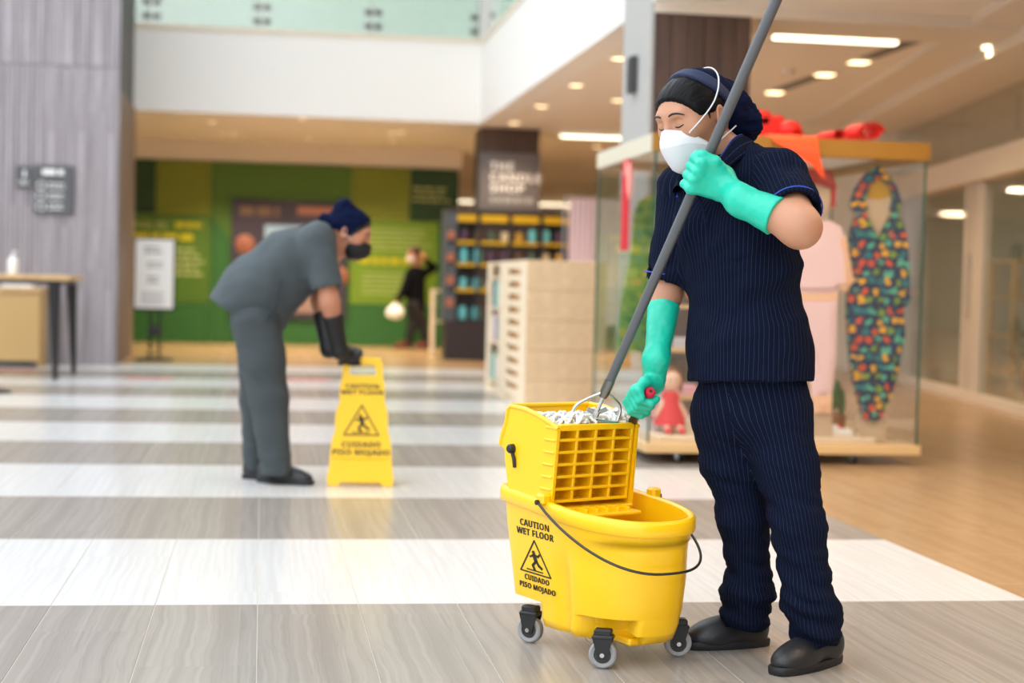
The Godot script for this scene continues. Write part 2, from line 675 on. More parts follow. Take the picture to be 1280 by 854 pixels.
# a wall of upright boards between x0 and x1 facing +z or, turned, any way
func boards(parent: Node3D, from: Vector3, to: Vector3, y0: float, y1: float, width: float, m: Material, seed_: int, breaks := []) -> void:
	var rng := RandomNumberGenerator.new()
	rng.seed = seed_
	var along := to - from
	var n := int(round(along.length() / width))
	var w := along.length() / n
	var dir := along.normalized()
	var out := dir.cross(Vector3.UP)
	var cuts := [y0] + breaks + [y1]
	var turn := Basis(dir, Vector3.UP, dir.cross(Vector3.UP))
	var shapes := {}
	for i in n:
		for c in cuts.size() - 1:
			var h: float = cuts[c + 1] - cuts[c] - 0.008
			var v := rng.randi() % 5
			var key := "%d %.2f" % [v, h]
			if not shapes.has(key):
				var mb := MB.new()
				mb.box(Vector3.ZERO, Vector3(w - 0.004, h, 0.02), 0.003)
				var f := MB.new()
				f.flat()
				var x := (w - 0.004) / 2 - 0.003
				f.box(Vector3.ZERO, Vector3(w - 0.004, h, 0.02), 0.003)
				f.quad(Vector3(-x, -h / 2, 0.0101), Vector3(x, -h / 2, 0.0101), Vector3(x, h / 2, 0.0101), Vector3(-x, h / 2, 0.0101), Rect2(v * 0.19, v * 0.13, w * 2.2, h * 0.6))
				f.quad(Vector3(x, -h / 2, -0.0101), Vector3(-x, -h / 2, -0.0101), Vector3(-x, h / 2, -0.0101), Vector3(x, h / 2, -0.0101), Rect2(v * 0.19, v * 0.13, w * 2.2, h * 0.6))
				shapes[key] = f.mesh()
			var o := obj("board", shapes[key], m, parent)
			o.transform = Transform3D(turn, from + dir * w * (i + 0.5) + Vector3(0, (cuts[c] + cuts[c + 1]) / 2, 0) + out * (0.008 + (rng.randf() * 0.003)) - parent.position)

func build_shell() -> void:
	# --- outer walls, closed round the place
	# unseen window openings added at back and left to bring in side light
	slab("wall_back", Vector3(-10, -0.2, 6.5), Vector3(9.6, 1.0, 6.8), M.outer_wall)
	slab("wall_back_upper", Vector3(-10, 7.8, 6.5), Vector3(9.6, 9.2, 6.8), M.outer_wall)
	slab("wall_back_side", Vector3(2.6, 1.0, 6.5), Vector3(9.6, 7.8, 6.8), M.outer_wall)
	slab("wall_left", Vector3(-10, -0.2, -44), Vector3(-9.7, 3.4, 6.8), M.outer_wall)
	slab("wall_left_upper", Vector3(-10, 7.8, -44), Vector3(-9.7, 9.2, 6.8), M.outer_wall)
	slab("wall_left_side", Vector3(-10, 3.4, -44), Vector3(-9.7, 7.8, -17.0), M.outer_wall)
	for k in 5:
		slab("added_mullion", Vector3(-9.9 + k * 2.5, 1.0, 6.6), Vector3(-9.78 + k * 2.5, 7.8, 6.72), M.dark_grey)
	for k in 8:
		slab("added_mullion", Vector3(-9.9, 3.4, -14.0 + k * 2.7), Vector3(-9.78, 7.8, -13.88 + k * 2.7), M.dark_grey)
	slab("wall_right", Vector3(9.4, -0.2, -44), Vector3(9.7, 9.2, 6.8), M.outer_wall)
	slab("wall_far", Vector3(-10, -0.2, -44.2), Vector3(9.7, 9.2, -43.9), M.white_paint)
	slab("wall_upper", Vector3(-10, 3.93, -25.2), Vector3(9.6, 9.2, -24.9), M.white_paint)
	# --- slabs of the upper floor round the opening: their edges are the white bands
	slab("trim_1", Vector3(-9.7, CEIL, VOID_Z - 0.25), Vector3(VOID_X + 0.25, 3.93, VOID_Z), M.white_paint, self, "white slab edge at the far end of the atrium")
	slab("trim_2", Vector3(VOID_X, CEIL, VOID_Z), Vector3(VOID_X + 0.25, 3.93, 6.5), M.white_paint, self, "white slab edge along the side of the atrium")
	slab("trim_3", Vector3(-9.7, 3.9, VOID_Z - 0.27), Vector3(VOID_X + 0.27, 3.96, VOID_Z + 0.015), mat("sill_stone", c8(226, 214, 194), 0.5), self, "cream capping strip under the far glass railing")
	slab("trim_4", Vector3(VOID_X - 0.015, 3.9, VOID_Z + 0.015), Vector3(VOID_X + 0.27, 3.96, 6.5), M.sill_stone, self, "cream capping strip under the side glass railing")
	slab("ceiling_hall", Vector3(-9.7, CEIL, -43.9), Vector3(9.4, 3.4, VOID_Z - 0.25), M.white_paint)
	slab("ceiling", Vector3(VOID_X + 0.25, CEIL, VOID_Z - 0.25), Vector3(9.4, 3.4, 6.5), M.ceiling_paint)
	# --- unseen roof, open between; far strip cut back for light, right widened for shade
	slab("roof_far", Vector3(-9.7, 8.6, -25), Vector3(9.4, 8.9, -23.6), M.white_paint)
	slab("roof_right_shade", Vector3(1.2, 8.6, -23.6), Vector3(9.4, 8.9, 6.5), M.white_paint)
	for k in 6:
		slab("roof_beam", Vector3(-9.7, 8.6, -17.6 + k * 4.4), Vector3(1.2, 8.85, -17.45 + k * 4.4), M.white_paint)
	# --- beam that crosses the lower ceiling, in line with the brown column
	slab("beam", Vector3(VOID_X + 0.02, 2.86, -11.72), Vector3(9.4, CEIL + 0.01, -11.0), M.bulkhead_paint)
	# --- the hall behind: strip above the green hoarding, side of the hall
	slab("wall_hall", Vector3(-9.7, -0.1, -25.0), Vector3(2.9, CEIL + 0.02, -24.6), M.white_paint)
	slab("trim_5", Vector3(-9.7, 2.66, -24.6), Vector3(2.9, CEIL + 0.01, -24.3), M.bulkhead_paint, self, "beige strip above the green hoarding")

	# --- grey wood pillar on the left
	var pl := slab("wall_pillar", Vector3(-4.6, 0, VOID_Z - 0.05), Vector3(-1.56, 8.6, -17.93), M.dark_grey)
	tag(pl, "tall pillar clad in grey wood boards", "", "", "structure")
	boards(pl, Vector3(-4.6, 0, -17.93), Vector3(-1.54, 0, -17.93), 0.0, 8.6, 0.155, M.grey_wood, 5, [3.16, 6.2])
	var sd := slab("trim_6", Vector3(-1.555, 0, -20.0), Vector3(-1.53, CEIL, -17.95), mat("pillar_side", c8(132, 116, 104), 0.6), self, "brown side of the wood clad pillar")

	# --- brown and grey column behind the display case
	var zf := -11.02
	var xr := onz(937, 100, zf).x
	var col := slab("wall_column", Vector3(VOID_X + 0.02, 0, -11.86), Vector3(xr - 0.02, CEIL + 0.005, zf - 0.02), M.dark_grey)
	tag(col, "square column clad in dark brown boards and one pale face", "", "", "structure")
	boards(col, Vector3(VOID_X + 0.03, 0, zf - 0.01), Vector3(xr, 0, zf - 0.01), 0.0, CEIL - 0.03, 0.11, M.dark_wood, 9)
	boards(col, Vector3(xr - 0.02, 0, zf - 0.03), Vector3(xr - 0.02, 0, -11.86), 0.0, CEIL - 0.03, 0.11, M.dark_wood, 10)
	slab("column_face", Vector3(VOID_X - 0.005, 0, -11.88), Vector3(VOID_X + 0.02, 4.0, zf + 0.005), mat("pale_panel", c8(176, 174, 170), 0.55), self)
	tag(get_node("column_face"), "pale grey panel on the side of the brown column", "", "", "structure")
	var sp := thing("wall_speaker", "small black speaker box fixed to the pale column face", "speaker", Vector3(VOID_X - 0.03, 0, 0) + Vector3(0, onz(796, 94, -11.45).y - 0.12, -11.45))
	block("body", Vector3(0, 0.12, 0), Vector3(0.05, 0.26, 0.14), M.dark_grey, sp, 0.008)
	block("grille", Vector3(-0.026, 0.12, 0), Vector3(0.004, 0.23, 0.11), M.black_metal, sp, 0.001)

	# --- far column of the candle shop
	var zc := -20.45
	var c0 := onz(600, 200, zc).x
	var c1 := onz(674, 200, zc).x
	var fc := slab("wall_column_far", Vector3(c0 + 0.02, 0, zc - 0.7), Vector3(c1 - 0.02, CEIL + 0.005, zc - 0.02), M.dark_grey)
	tag(fc, "column clad in brown boards above the candle shop", "", "", "structure")
	boards(fc, Vector3(c0, 0, zc - 0.01), Vector3(c1, 0, zc - 0.01), 0.0, CEIL, 0.125, M.dark_wood, 14)

func build_railing() -> void:
	# glass railing on the far slab edge, one panel at a time, held by steel clamps
	var cuts := [-6.0]
	for px in [40.0, 189.0, 328.0, 468.0, 601.0]:
		cuts.append(onz(px, 12, VOID_Z + 0.05).x)
	var zr := VOID_Z - 0.08
	for i in cuts.size() - 1:
		var t := thing("glass_railing", "greenish glass railing panel on the far atrium edge", "railing", Vector3((cuts[i] + cuts[i + 1]) / 2, 3.96, zr), 0.0, "far railing panels")
		var w: float = cuts[i + 1] - cuts[i] - 0.02
		block("pane", Vector3(0, 0.5, 0), Vector3(w, 1.0, 0.016), M.green_glass, t, 0.003)
		block("handrail", Vector3(0, 1.02, 0), Vector3(w + 0.006, 0.04, 0.05), M.chrome, t, 0.01)
		for s in [-1, 1]:
			for y in [0.1, 0.27]:
				block("clamp", Vector3(s * (w / 2 - 0.05), y, 0), Vector3(0.09, 0.07, 0.05), M.steel_wire, t, 0.008)
			if s > 0: block("post", Vector3(w / 2 + 0.006, 0.25, 0.0), Vector3(0.006, 0.5, 0.05), M.dark_grey, t, 0.001)
	for i in 9:
		var z0 := VOID_Z + 0.1 + i * 1.45
		var t := thing("glass_railing", "greenish glass railing panel along the side edge of the atrium", "railing", Vector3(VOID_X + 0.1, 3.96, z0 + 0.72), 0.0, "side railing panels")
		block("pane", Vector3(0, 0.5, 0), Vector3(0.016, 1.0, 1.42), M.green_glass, t, 0.003)
		block("handrail", Vector3(0, 1.02, 0), Vector3(0.05, 0.04, 1.44), M.chrome, t, 0.01)
		for s in [-1, 1]:
			for y in [0.1, 0.27]:
				block("clamp", Vector3(0, y, s * 0.66), Vector3(0.05, 0.07, 0.09), M.steel_wire, t, 0.008)

func spot(parent: Node3D, where: Vector3, energy: float, angle := 62.0, color := WARM) -> void:
	var l := SpotLight3D.new()
	l.name = "light"
	l.light_color = color
	l.light_energy = energy
	l.spot_range = 30.0
	l.spot_attenuation = 2.0
	l.spot_angle = angle
	l.spot_angle_attenuation = 0.6
	l.light_size = 0.06
	l.shadow_enabled = true
	parent.add_child(l, true)
	l.position = where
	l.rotation_degrees = Vector3(-90, 0, 0)

func downlight(p: Vector3, energy: float, label: String, group: String, r := 0.085, color := WARM) -> void:
	var t := thing("ceiling_downlight", label, "ceiling light", Vector3(p.x, CEIL - 0.014, p.z), 0.0, group)
	obj("trim_ring", MB.new().lathe([Vector2(r * 0.82, 0.004), Vector2(r, 0.0), Vector2(r * 1.25, 0.005), Vector2(r * 1.25, 0.016)], 24), M.white_paint, t)
	obj("lamp_lens", MB.new().lathe([Vector2(0.0, 0.006), Vector2(r * 0.84, 0.006), Vector2(r * 0.84, 0.013)], 20), M.lamp_warm, t)
	spot(t, Vector3(0, -0.012, 0), energy, 62.0, color)

func linear_light(x0: float, x1: float, y: float, z: float, energy: float, label: String, group := "") -> void:
	var t := thing("linear_ceiling_light", label, "ceiling light", Vector3((x0 + x1) / 2, y, z), 0.0, group)
	var w := x1 - x0
	block("housing", Vector3(0, 0.045, 0), Vector3(w, 0.06, 0.1), M.white_paint, t, 0.004)
	block("lamp_diffuser", Vector3(0, 0.004, 0), Vector3(w - 0.004, 0.03, 0.085), M.lamp_white, t, 0.008)
	var l := AreaLight3D.new()
	l.name = "light"
	l.area_size = Vector2(w - 0.02, 0.08)
	l.light_color = Color(1.0, 0.88, 0.70)
	l.light_energy = energy
	l.area_range = 30.0
	l.area_attenuation = 2.0
	l.shadow_enabled = true
	t.add_child(l)
	l.position = Vector3(0, -0.02, 0)
	l.rotation_degrees = Vector3(-90, 0, 0)

func build_lamps() -> void:
	for i in 10:
		downlight(Vector3(2.98, 0, -1.9 - 1.98 * i), 1.5, "round warm downlight in the row along the atrium edge", "downlights along the atrium edge")
	for z in [-16.9, -14.5, -7.4, -5.0, -2.6]:
		downlight(Vector3(3.65, 0, z), 1.6, "round warm downlight in the second row of the side ceiling", "downlights of the second row")
	downlight(Vector3(4.6, 0, -22.6), 4.0, "round warm downlight beyond the far linear lamp", "")
	for p in [[265, 152], [278, 167], [291, 167], [378, 148], [386, 172], [489, 166], [501, 165], [490, 176]]:
		var q := onfloor(p[0], p[1], CEIL)
		downlight(q, 3.6, "small warm spot in the ceiling before the green hoarding", "spots before the green hoarding", 0.06, Color(1.0, 0.92, 0.8))
	# track lamps in grey slots
	for z in [-13.3, -14.15, -15.6]:
		var t := thing("track_spot", "square warm spotlight in the grey ceiling slot", "spotlight", Vector3(4.94, CEIL - 0.012, z), 0.0, "spots in the ceiling slot")
		block("frame", Vector3(0, 0.004, 0), Vector3(0.2, 0.012, 0.2), M.white_paint, t, 0.003)
		block("lamp_lens", Vector3(0, -0.004, 0), Vector3(0.15, 0.01, 0.15), M.lamp_warm, t, 0.003)
		spot(t, Vector3(0, -0.016, 0), 2.0)
	for z in [[-12.0, -13.1], [-14.3, -15.5]]:
		var c := slab("ceiling_slot", Vector3(4.87, CEIL - 0.006, z[1]), Vector3(5.01, CEIL + 0.01, z[0]), mat("slot_grey", c8(120, 118, 114), 0.7))
		tag(c, "grey slot in the side ceiling", "", "", "structure")
	var dt := thing("smoke_detector", "round beige smoke detector on the side ceiling", "detector", onfloor(985, 87, CEIL) - Vector3(0, 0.05, 0))
	obj("body", MB.new().lathe([Vector2(0, 0), Vector2(0.05, 0.004), Vector2(0.06, 0.03), Vector2(0.075, 0.05)], 20), M.bulkhead_paint, dt)
	linear_light(3.71, 4.67, 2.85, -11.79, 2.3, "long linear lamp beside the brown column")
	linear_light(5.36, 6.32, 2.85, -11.79, 2.3, "long linear lamp near the shop front bulkhead")
	linear_light(3.72, 4.68, 2.87, -20.65, 3.0, "long linear lamp above the pink curtain")
	linear_light(4.3, 5.26, 2.87, -38.4, 4.0, "far linear lamp beside the green hoarding end")
	linear_light(6.2, 7.4, 2.87, -38.6, 4.0, "far linear lamp behind the candle shop sign")
	linear_light(3.7, 4.7, 2.87, -29.0, 5.0, "linear lamp in the hall behind the candle shop")
	linear_light(4.2, 5.2, 2.87, -5.0, 1.3, "linear lamp of the near side ceiling")

var lay_frame := []
func lay(called: String, u0: float, u1: float, y0: float, y1: float, d0: float, d1: float, m: Material) -> void:
	var dir: Vector3 = lay_frame[1]
	var out: Vector3 = lay_frame[2]
	obj(called, MB.new().box(dir * (u0 + u1) / 2 + Vector3(0, (y0 + y1) / 2, 0) + out * (d0 + d1) / 2, Vector3(u1 - u0, y1 - y0, absf(d1 - d0)), 0.004, lay_frame[3]), m, lay_frame[0])

func build_shopfront() -> void:
	# the shop on the right: glazed front along a line that runs slightly outward
	var a := Vector3(5.95, 0, -11.3)
	var b := Vector3(7.05, 0, -17.66)
	var dir := (b - a).normalized()
	var len_ := a.distance_to(b)
	var out := Vector3(-dir.z, 0, dir.x)          # into the walkway
	if out.x > 0: out = -out
	var turn := Basis(dir, Vector3.UP, dir.cross(Vector3.UP))
	var fr := Node3D.new()
	fr.name = "window_1"
	add_child(fr)
	fr.position = a
	tag(fr, "glazed shop front with pale frame and sliding glass doors", "", "", "structure")
	lay_frame = [fr, dir, out, turn]
	var frame := mat("frame_cream", c8(214, 202, 184), 0.45)
	lay("header_beam", -4.0, len_ + 0.1, 2.0, 2.25, -0.12, 0.12, frame)
	lay("sill", -4.0, len_ + 0.1, 0.0, 0.09, -0.06, 0.06, frame)
	for u in [-1.6, 2.64, 3.1, 6.2]:
		lay("mullion", u, u + 0.08, 0.09, 2.0, -0.05, 0.05, frame)
	lay("door_stile", 2.82, 2.87, 0.09, 2.0, 0.02, 0.06, frame)
	for u in [[-1.52, 0.6], [0.61, 2.64], [3.18, 4.9], [4.91, 6.2]]:
		lay("pane", u[0], u[1], 0.09, 2.0, -0.006, 0.006, M.shop_glass)
	for u in [[-4.0, -1.1], [-1.08, 1.3], [1.32, 3.6], [3.62, 6.4]]:
		lay("upper_pane", u[0], u[1], 2.25, 2.78, -0.006, 0.006, M.shop_glass)
	lay("door_handle", 2.9, 2.93, 0.75, 1.35, 0.05, 0.08, M.chrome)
	# bulkhead along the front
	var bk := MB.new(a)
	bk.box(a + dir * (len_ / 2 - 2) + out * 0.22 + Vector3(0, 2.865, 0), Vector3(len_ + 5, 0.17, 0.8), 0.004, turn)
	var bo := struct("ceiling_bulkhead", bk, M.bulkhead_paint)
	bo.position = a
	bk = MB.new(a)
	bk.box(a + dir * (len_ / 2 - 2) + out * 0.8 + Vector3(0, 2.91, 0), Vector3(len_ + 5, 0.06, 0.36), 0.004, turn)
	bo = struct("ceiling_step", bk, M.bulkhead_paint)
	bo.position = a
	# pale pilaster where the front ends
	var pp := b + dir * 0.1
	slab("wall_pilaster", Vector3(pp.x - 0.25, 0, pp.z - 0.5), Vector3(pp.x + 0.45, CEIL, pp.z), M.white_paint)
	slab("wall_passage", Vector3(pp.x + 0.2, 0, -43.9), Vector3(pp.x + 0.5, CEIL, pp.z - 0.5), M.white_paint)
	# inside of the shop
	slab("wall_shop", Vector3(9.2, 0, -19), Vector3(9.4, CEIL, -5), M.white_paint)
	slab("wall_shop_end", Vector3(7.3, 0, -18.2), Vector3(9.2, CEIL, -18.0), M.white_paint)
	# shelves with goods inside
	var rng := RandomNumberGenerator.new()
	rng.seed = 77
	var colors := [c8(150, 110, 60), c8(70, 60, 50), c8(120, 60, 40), c8(90, 110, 70), c8(190, 170, 120), c8(60, 70, 90)]
	var k := 0
	for s in [[7.9, -15.9, "low oak shelf rack inside the shop beyond the glass"], [7.1, -12.2, "tall shelf rack beside the shop's glass door"], [8.4, -14.2, "shelf rack deep inside the shop"]]:
		var h := [1.35, 2.05, 1.8][k] as float
		var t := thing("shop_rack", s[2], "shelf", Vector3(s[0], 0, s[1]), 0.2)
		for c in [[-1, -1], [1, -1], [-1, 1], [1, 1]]:
			block("post", Vector3(c[0] * 0.42, h / 2, c[1] * 0.18), Vector3(0.04, h, 0.04), M.oak, t, 0.004)
		for q in 4:
			block("shelf_board", Vector3(0, 0.2 + q * (h - 0.22) / 3.0, 0), Vector3(0.88, 0.03, 0.4), M.oak, t, 0.004)
		for q in 4:
			for j in 4:
				var y: float = 0.2 + q * (h - 0.22) / 3.0 + 0.015
				var v := t.transform * Vector3(-0.3 + j * 0.2, y, 0.05)
				var g := thing("shop_jar", "small boxed gift or jar displayed on a rack inside the shop", "jar", v, 0.2, "goods on the racks inside the shop")
				var hh := rng.randf_range(0.1, 0.2)
				var m := mat("shop_goods_%d" % (k * 16 + q * 4 + j), colors[rng.randi() % 6], 0.6)
				obj("body", MB.new().lathe([Vector2(0.0, 0), Vector2(0.055, 0.0), Vector2(0.06, hh * 0.7), Vector2(0.035, hh * 0.85), Vector2(0.035, hh), Vector2(0, hh)], 12), m, g)
		k += 1
	var pot := thing("shop_plant", "bushy potted plant standing inside the shop window", "plant", Vector3(7.35, 0, -14.7))
	obj("pot", MB.new().lathe([Vector2(0, 0), Vector2(0.14, 0), Vector2(0.18, 0.32), Vector2(0.165, 0.32), Vector2(0.15, 0.28), Vector2(0, 0.28)], 18), mat("terracotta", c8(120, 70, 48), 0.8), pot)
	var leafm := mat("leaf_green", c8(78, 92, 36), 0.6)
	for i in 60:
		var d := Vector3(rng.randf_range(-1, 1), rng.randf_range(0.3, 1.6), rng.randf_range(-1, 1)).normalized()
		var lf := MB.new()
		var p0 := Vector3(0, 0.3, 0) + d * rng.randf_range(0.08, 0.35)
		var sd := d.cross(Vector3.UP).normalized() * 0.035
		var p1 := p0 + d * 0.1 - Vector3(0, 0.01, 0)
		var p2 := p0 + d * 0.19 - Vector3(0, 0.05, 0)
		lf.smooth()
		lf.quad(p0, p1 - sd, p2, p1 + sd)
		obj("leaf", lf, leafm, pot)
	# lamp hanging inside the shop
	var hp := Vector3(7.15, 2.42, -14.9)
	var lp := thing("shop_pendant_lamp", "white pendant lamp glowing behind the upper shop glass", "lamp", hp)
	obj("shade", MB.new().lathe([Vector2(0.1, 0.0), Vector2(0.1, 0.06), Vector2(0.03, 0.1), Vector2(0.012, 0.16)], 18), M.white_paint, lp)
	obj("lamp_bulb", MB.new().ball(Vector3(0, 0.015, 0), Vector3(0.085, 0.035, 0.085)), M.lamp_white, lp)
	obj("cord", MB.new().tube([Vector3(0, 0.15, 0), Vector3(0, 0.52, 0)], 0.006, 8), M.black_plastic, lp)
	spot(lp, Vector3(0, -0.05, 0), 1.4)


# ---------------------------------------------------------------- yellow mop bucket with wringer, and the mop in it
const BUCKET := Vector3(0.9094, 0, -4.3101)
const BUCKET_TURN := 23.0
const WRINGER := Vector3(0.898, 0, -4.274)
const WRINGER_TURN := 26.5
func wringer_xf() -> Transform3D:
	return Transform3D(Basis(Vector3.UP, deg_to_rad(WRINGER_TURN)), WRINGER)
const WHEELS := [Vector3(-0.128, 0, -0.13), Vector3(-0.120, 0, 0.205), Vector3(0.138, 0, 0.182), Vector3(0.128, 0, -0.14)]
func rim_y(z: float) -> float:
	return 0.4084 - 0.0769 * z
# outline of the bucket seen from above: square at the back, round at the front; k from 0 to 1 runs round it
func outline(n: int) -> Array:
	var pts := []
	var hw := 0.183
	var cr := 0.05
	for i in 7:                                       # back right corner, back left corner
		var a := i / 6.0 * PI / 2
		pts.append(Vector2(hw - cr + cr * cos(a), -0.25 + cr - cr * sin(a)))
	for i in 7:
		var a := PI / 2 + i / 6.0 * PI / 2
		pts.append(Vector2(-hw + cr + cr * cos(a), -0.25 + cr - cr * sin(a)))
	for i in range(1, 13):
		pts.append(Vector2(-hw, -0.2 + 0.244 * i / 12.0))
	for i in range(1, 30):
		var a := PI - PI * i / 30.0
		var s := sin(a)
		pts.append(Vector2(hw * signf(cos(a)) * pow(absf(cos(a)), 0.86), 0.044 + 0.272 * pow(s, 0.86)))
	for i in 12:
		pts.append(Vector2(hw, 0.044 - 0.244 * i / 12.0))
	return pts
func bucket_ring(shrink: float, inset: float, y: float, slope: bool, groove := 0.0) -> PackedVector3Array:
	var out := PackedVector3Array()
	var pts := outline(0)
	var n := pts.size()
	for i in n:
		var p: Vector2 = pts[i]
		var t: Vector2 = (pts[(i + 1) % n] - pts[(i + n - 1) % n]).normalized()
		var inward := Vector2(-t.y, t.x)
		if inward.dot(Vector2(0, 0.05) - p) < 0: inward = -inward
		var q := p * Vector2(shrink, shrink) + inward * inset
		q.y += (1.0 - shrink) * 0.05
		if groove > 0.0:
			var g := exp(-pow((p.y - 0.072) / 0.022, 2.0))
			if absf(p.x) > 0.16:
				q.x -= signf(p.x) * groove * g
			var fb := smoothstep(0.06, 0.11, p.y)            # the front half stands out a little
			q += -inward * groove * 0.25 * fb
		if y < 0.128:                                          # hollows for the wheels
			for c in WHEELS:
				var away: Vector2 = q - Vector2(c.x, c.z)
				var inner := (Vector2(-0.002, 0.0) - Vector2(c.x, c.z)).normalized()
				var reach := 0.05 + 0.012 * clampf((0.1 - y) / 0.04, 0.0, 1.0)
				if away.length() < reach + 0.03 and away.dot(inner) < reach:
					q += inner * (reach - away.dot(inner))
		out.append(Vector3(q.x, y + (rim_y(p.y) - 0.415 if slope else 0.0), q.y))
	return out
func build_bucket() -> void:
	var yellow := mat("bucket_yellow", c8(252, 198, 4), 0.36)
	yellow.clearcoat_enabled = true
	yellow.clearcoat = 0.25
	yellow.clearcoat_roughness = 0.25
	var b := thing("mop_bucket", "yellow plastic mop bucket on casters with a printed caution notice", "bucket", BUCKET, deg_to_rad(BUCKET_TURN))
	# outer wall from the bottom up, over the lip and down inside
	var rings := []
	var crease := []
	rings.append(bucket_ring(0.66, 0.0, 0.062, false, 0.0))
	rings.append(bucket_ring(0.79, 0.0, 0.066, false, 0.02))
	rings.append(bucket_ring(0.815, 0.0, 0.085, false, 0.026))
	crease.append(2)
	rings.append(bucket_ring(0.828, 0.0, 0.105, false, 0.026))
	rings.append(bucket_ring(0.836, 0.0, 0.124, false, 0.026))
	crease.append(rings.size() - 1)
	rings.append(bucket_ring(0.838, 0.0, 0.129, false, 0.026))
	crease.append(rings.size() - 1)
	for i in range(2, 12):
		var t := i / 12.0
		rings.append(bucket_ring(lerpf(0.82, 0.952, t), 0.0, lerpf(0.085, 0.374, t), t > 0.9, 0.026 * clampf((0.72 - t) / 0.25, 0.0, 1.0)))
	rings.append(bucket_ring(0.952, 0.0, 0.374, true))
	crease.append(rings.size() - 1)
	rings.append(bucket_ring(1.0, 0.003, 0.374, true))
	rings.append(bucket_ring(1.0, -0.001, 0.378, true))
	crease.append(rings.size() - 2)
	rings.append(bucket_ring(1.0, 0.0, 0.407, true))
	rings.append(bucket_ring(1.0, 0.005, 0.414, true))
	rings.append(bucket_ring(1.0, 0.016, 0.415, true))
	rings.append(bucket_ring(1.0, 0.021, 0.409, true))
	crease.append(rings.size() - 1)
	rings.append(bucket_ring(0.90, 0.018, 0.25, false))
	rings.append(bucket_ring(0.80, 0.018, 0.09, false))
	crease.append(rings.size() - 1)
	rings.append(bucket_ring(0.4, 0.0, 0.085, false))
	var mb := MB.new()
	mb.loft(rings, true, crease, true, true)
	var body := obj("body", mb, yellow, b)
	# skirt under the front, ears of the handle
	var sk := MB.new()
	sk.box(Vector3(0.005, 0.064, 0.19), Vector3(0.13, 0.02, 0.09), 0.006)
	obj("front_foot", sk, yellow, b)
	for s in [-1, 1]:
		var e := MB.new()
		e.box(Vector3(s * 0.181, rim_y(0.0) + 0.004, 0.0), Vector3(0.03, 0.03, 0.036), 0.006)
		var ear := obj("handle_ear", e, yellow, b)
		obj("pin", MB.new().tube([Vector3(s * 0.188, rim_y(0) - 0.004, 0), Vector3(s * 0.204, rim_y(0) - 0.004, 0)], 0.007, 12), M.black_plastic, ear)
	# wire handle lying forward round the front
	var path := []
	for i in 41:
		var t := i / 40.0
		var a := PI - PI * t
		var x := 0.199 * signf(cos(a)) * pow(absf(cos(a)), 0.75)
		var f := pow(sin(a), 0.8)
		path.append(Vector3(x, rim_y(0.0) - 0.004 - 0.15 * pow(sin(a), 0.72), 0.325 * f))
	obj("wire_handle", MB.new().tube(path, 0.0036, 10), mat("handle_wire", c8(70, 70, 68), 0.35, 0.9), b)
	# notice printed on the side
	var lean := atan2(0.183 * (0.952 - 0.82), 0.374 - 0.085)
	var face := Basis(Vector3.BACK, Vector3.UP, Vector3.LEFT) * Basis(Vector3.RIGHT, lean)
	for l in [["CAUTION", 0.335, 0.0225], ["WET FLOOR", 0.311, 0.0225], ["CUIDADO", 0.187, 0.0185], ["PISO MOJADO", 0.164, 0.0185]]:
		var y: float = l[1]
		var x := -0.183 * lerpf(0.82, 0.952, (y - 0.085) / 0.293) - 0.0012
		var o := lettering(l[0], l[2] * 0.78, M.ink, b, Transform3D(face, Vector3(x, y, -0.055)))
		o.scale = o.scale * Vector3(1.36, 1.0, 1.0)
	var ys := 0.240
	var sign_xf := Transform3D(face, Vector3(-0.183 * lerpf(0.82, 0.952, (ys - 0.085) / 0.293) - 0.001, ys, -0.060))
	slip_symbol(b, Transform3D(sign_xf.basis * Basis.from_scale(Vector3(1.5, 1, 1)), sign_xf.origin), 0.1)
	# casters
	var wheels := WHEELS
	var turns := [30.0, 48.0, 62.0, 20.0]
	for i in 4:
		var c := thing_part("caster", b, wheels[i], deg_to_rad(turns[i]))
		caster(c, 0.0365, 0.026)
	build_wringer(b, yellow)
	build_mop()

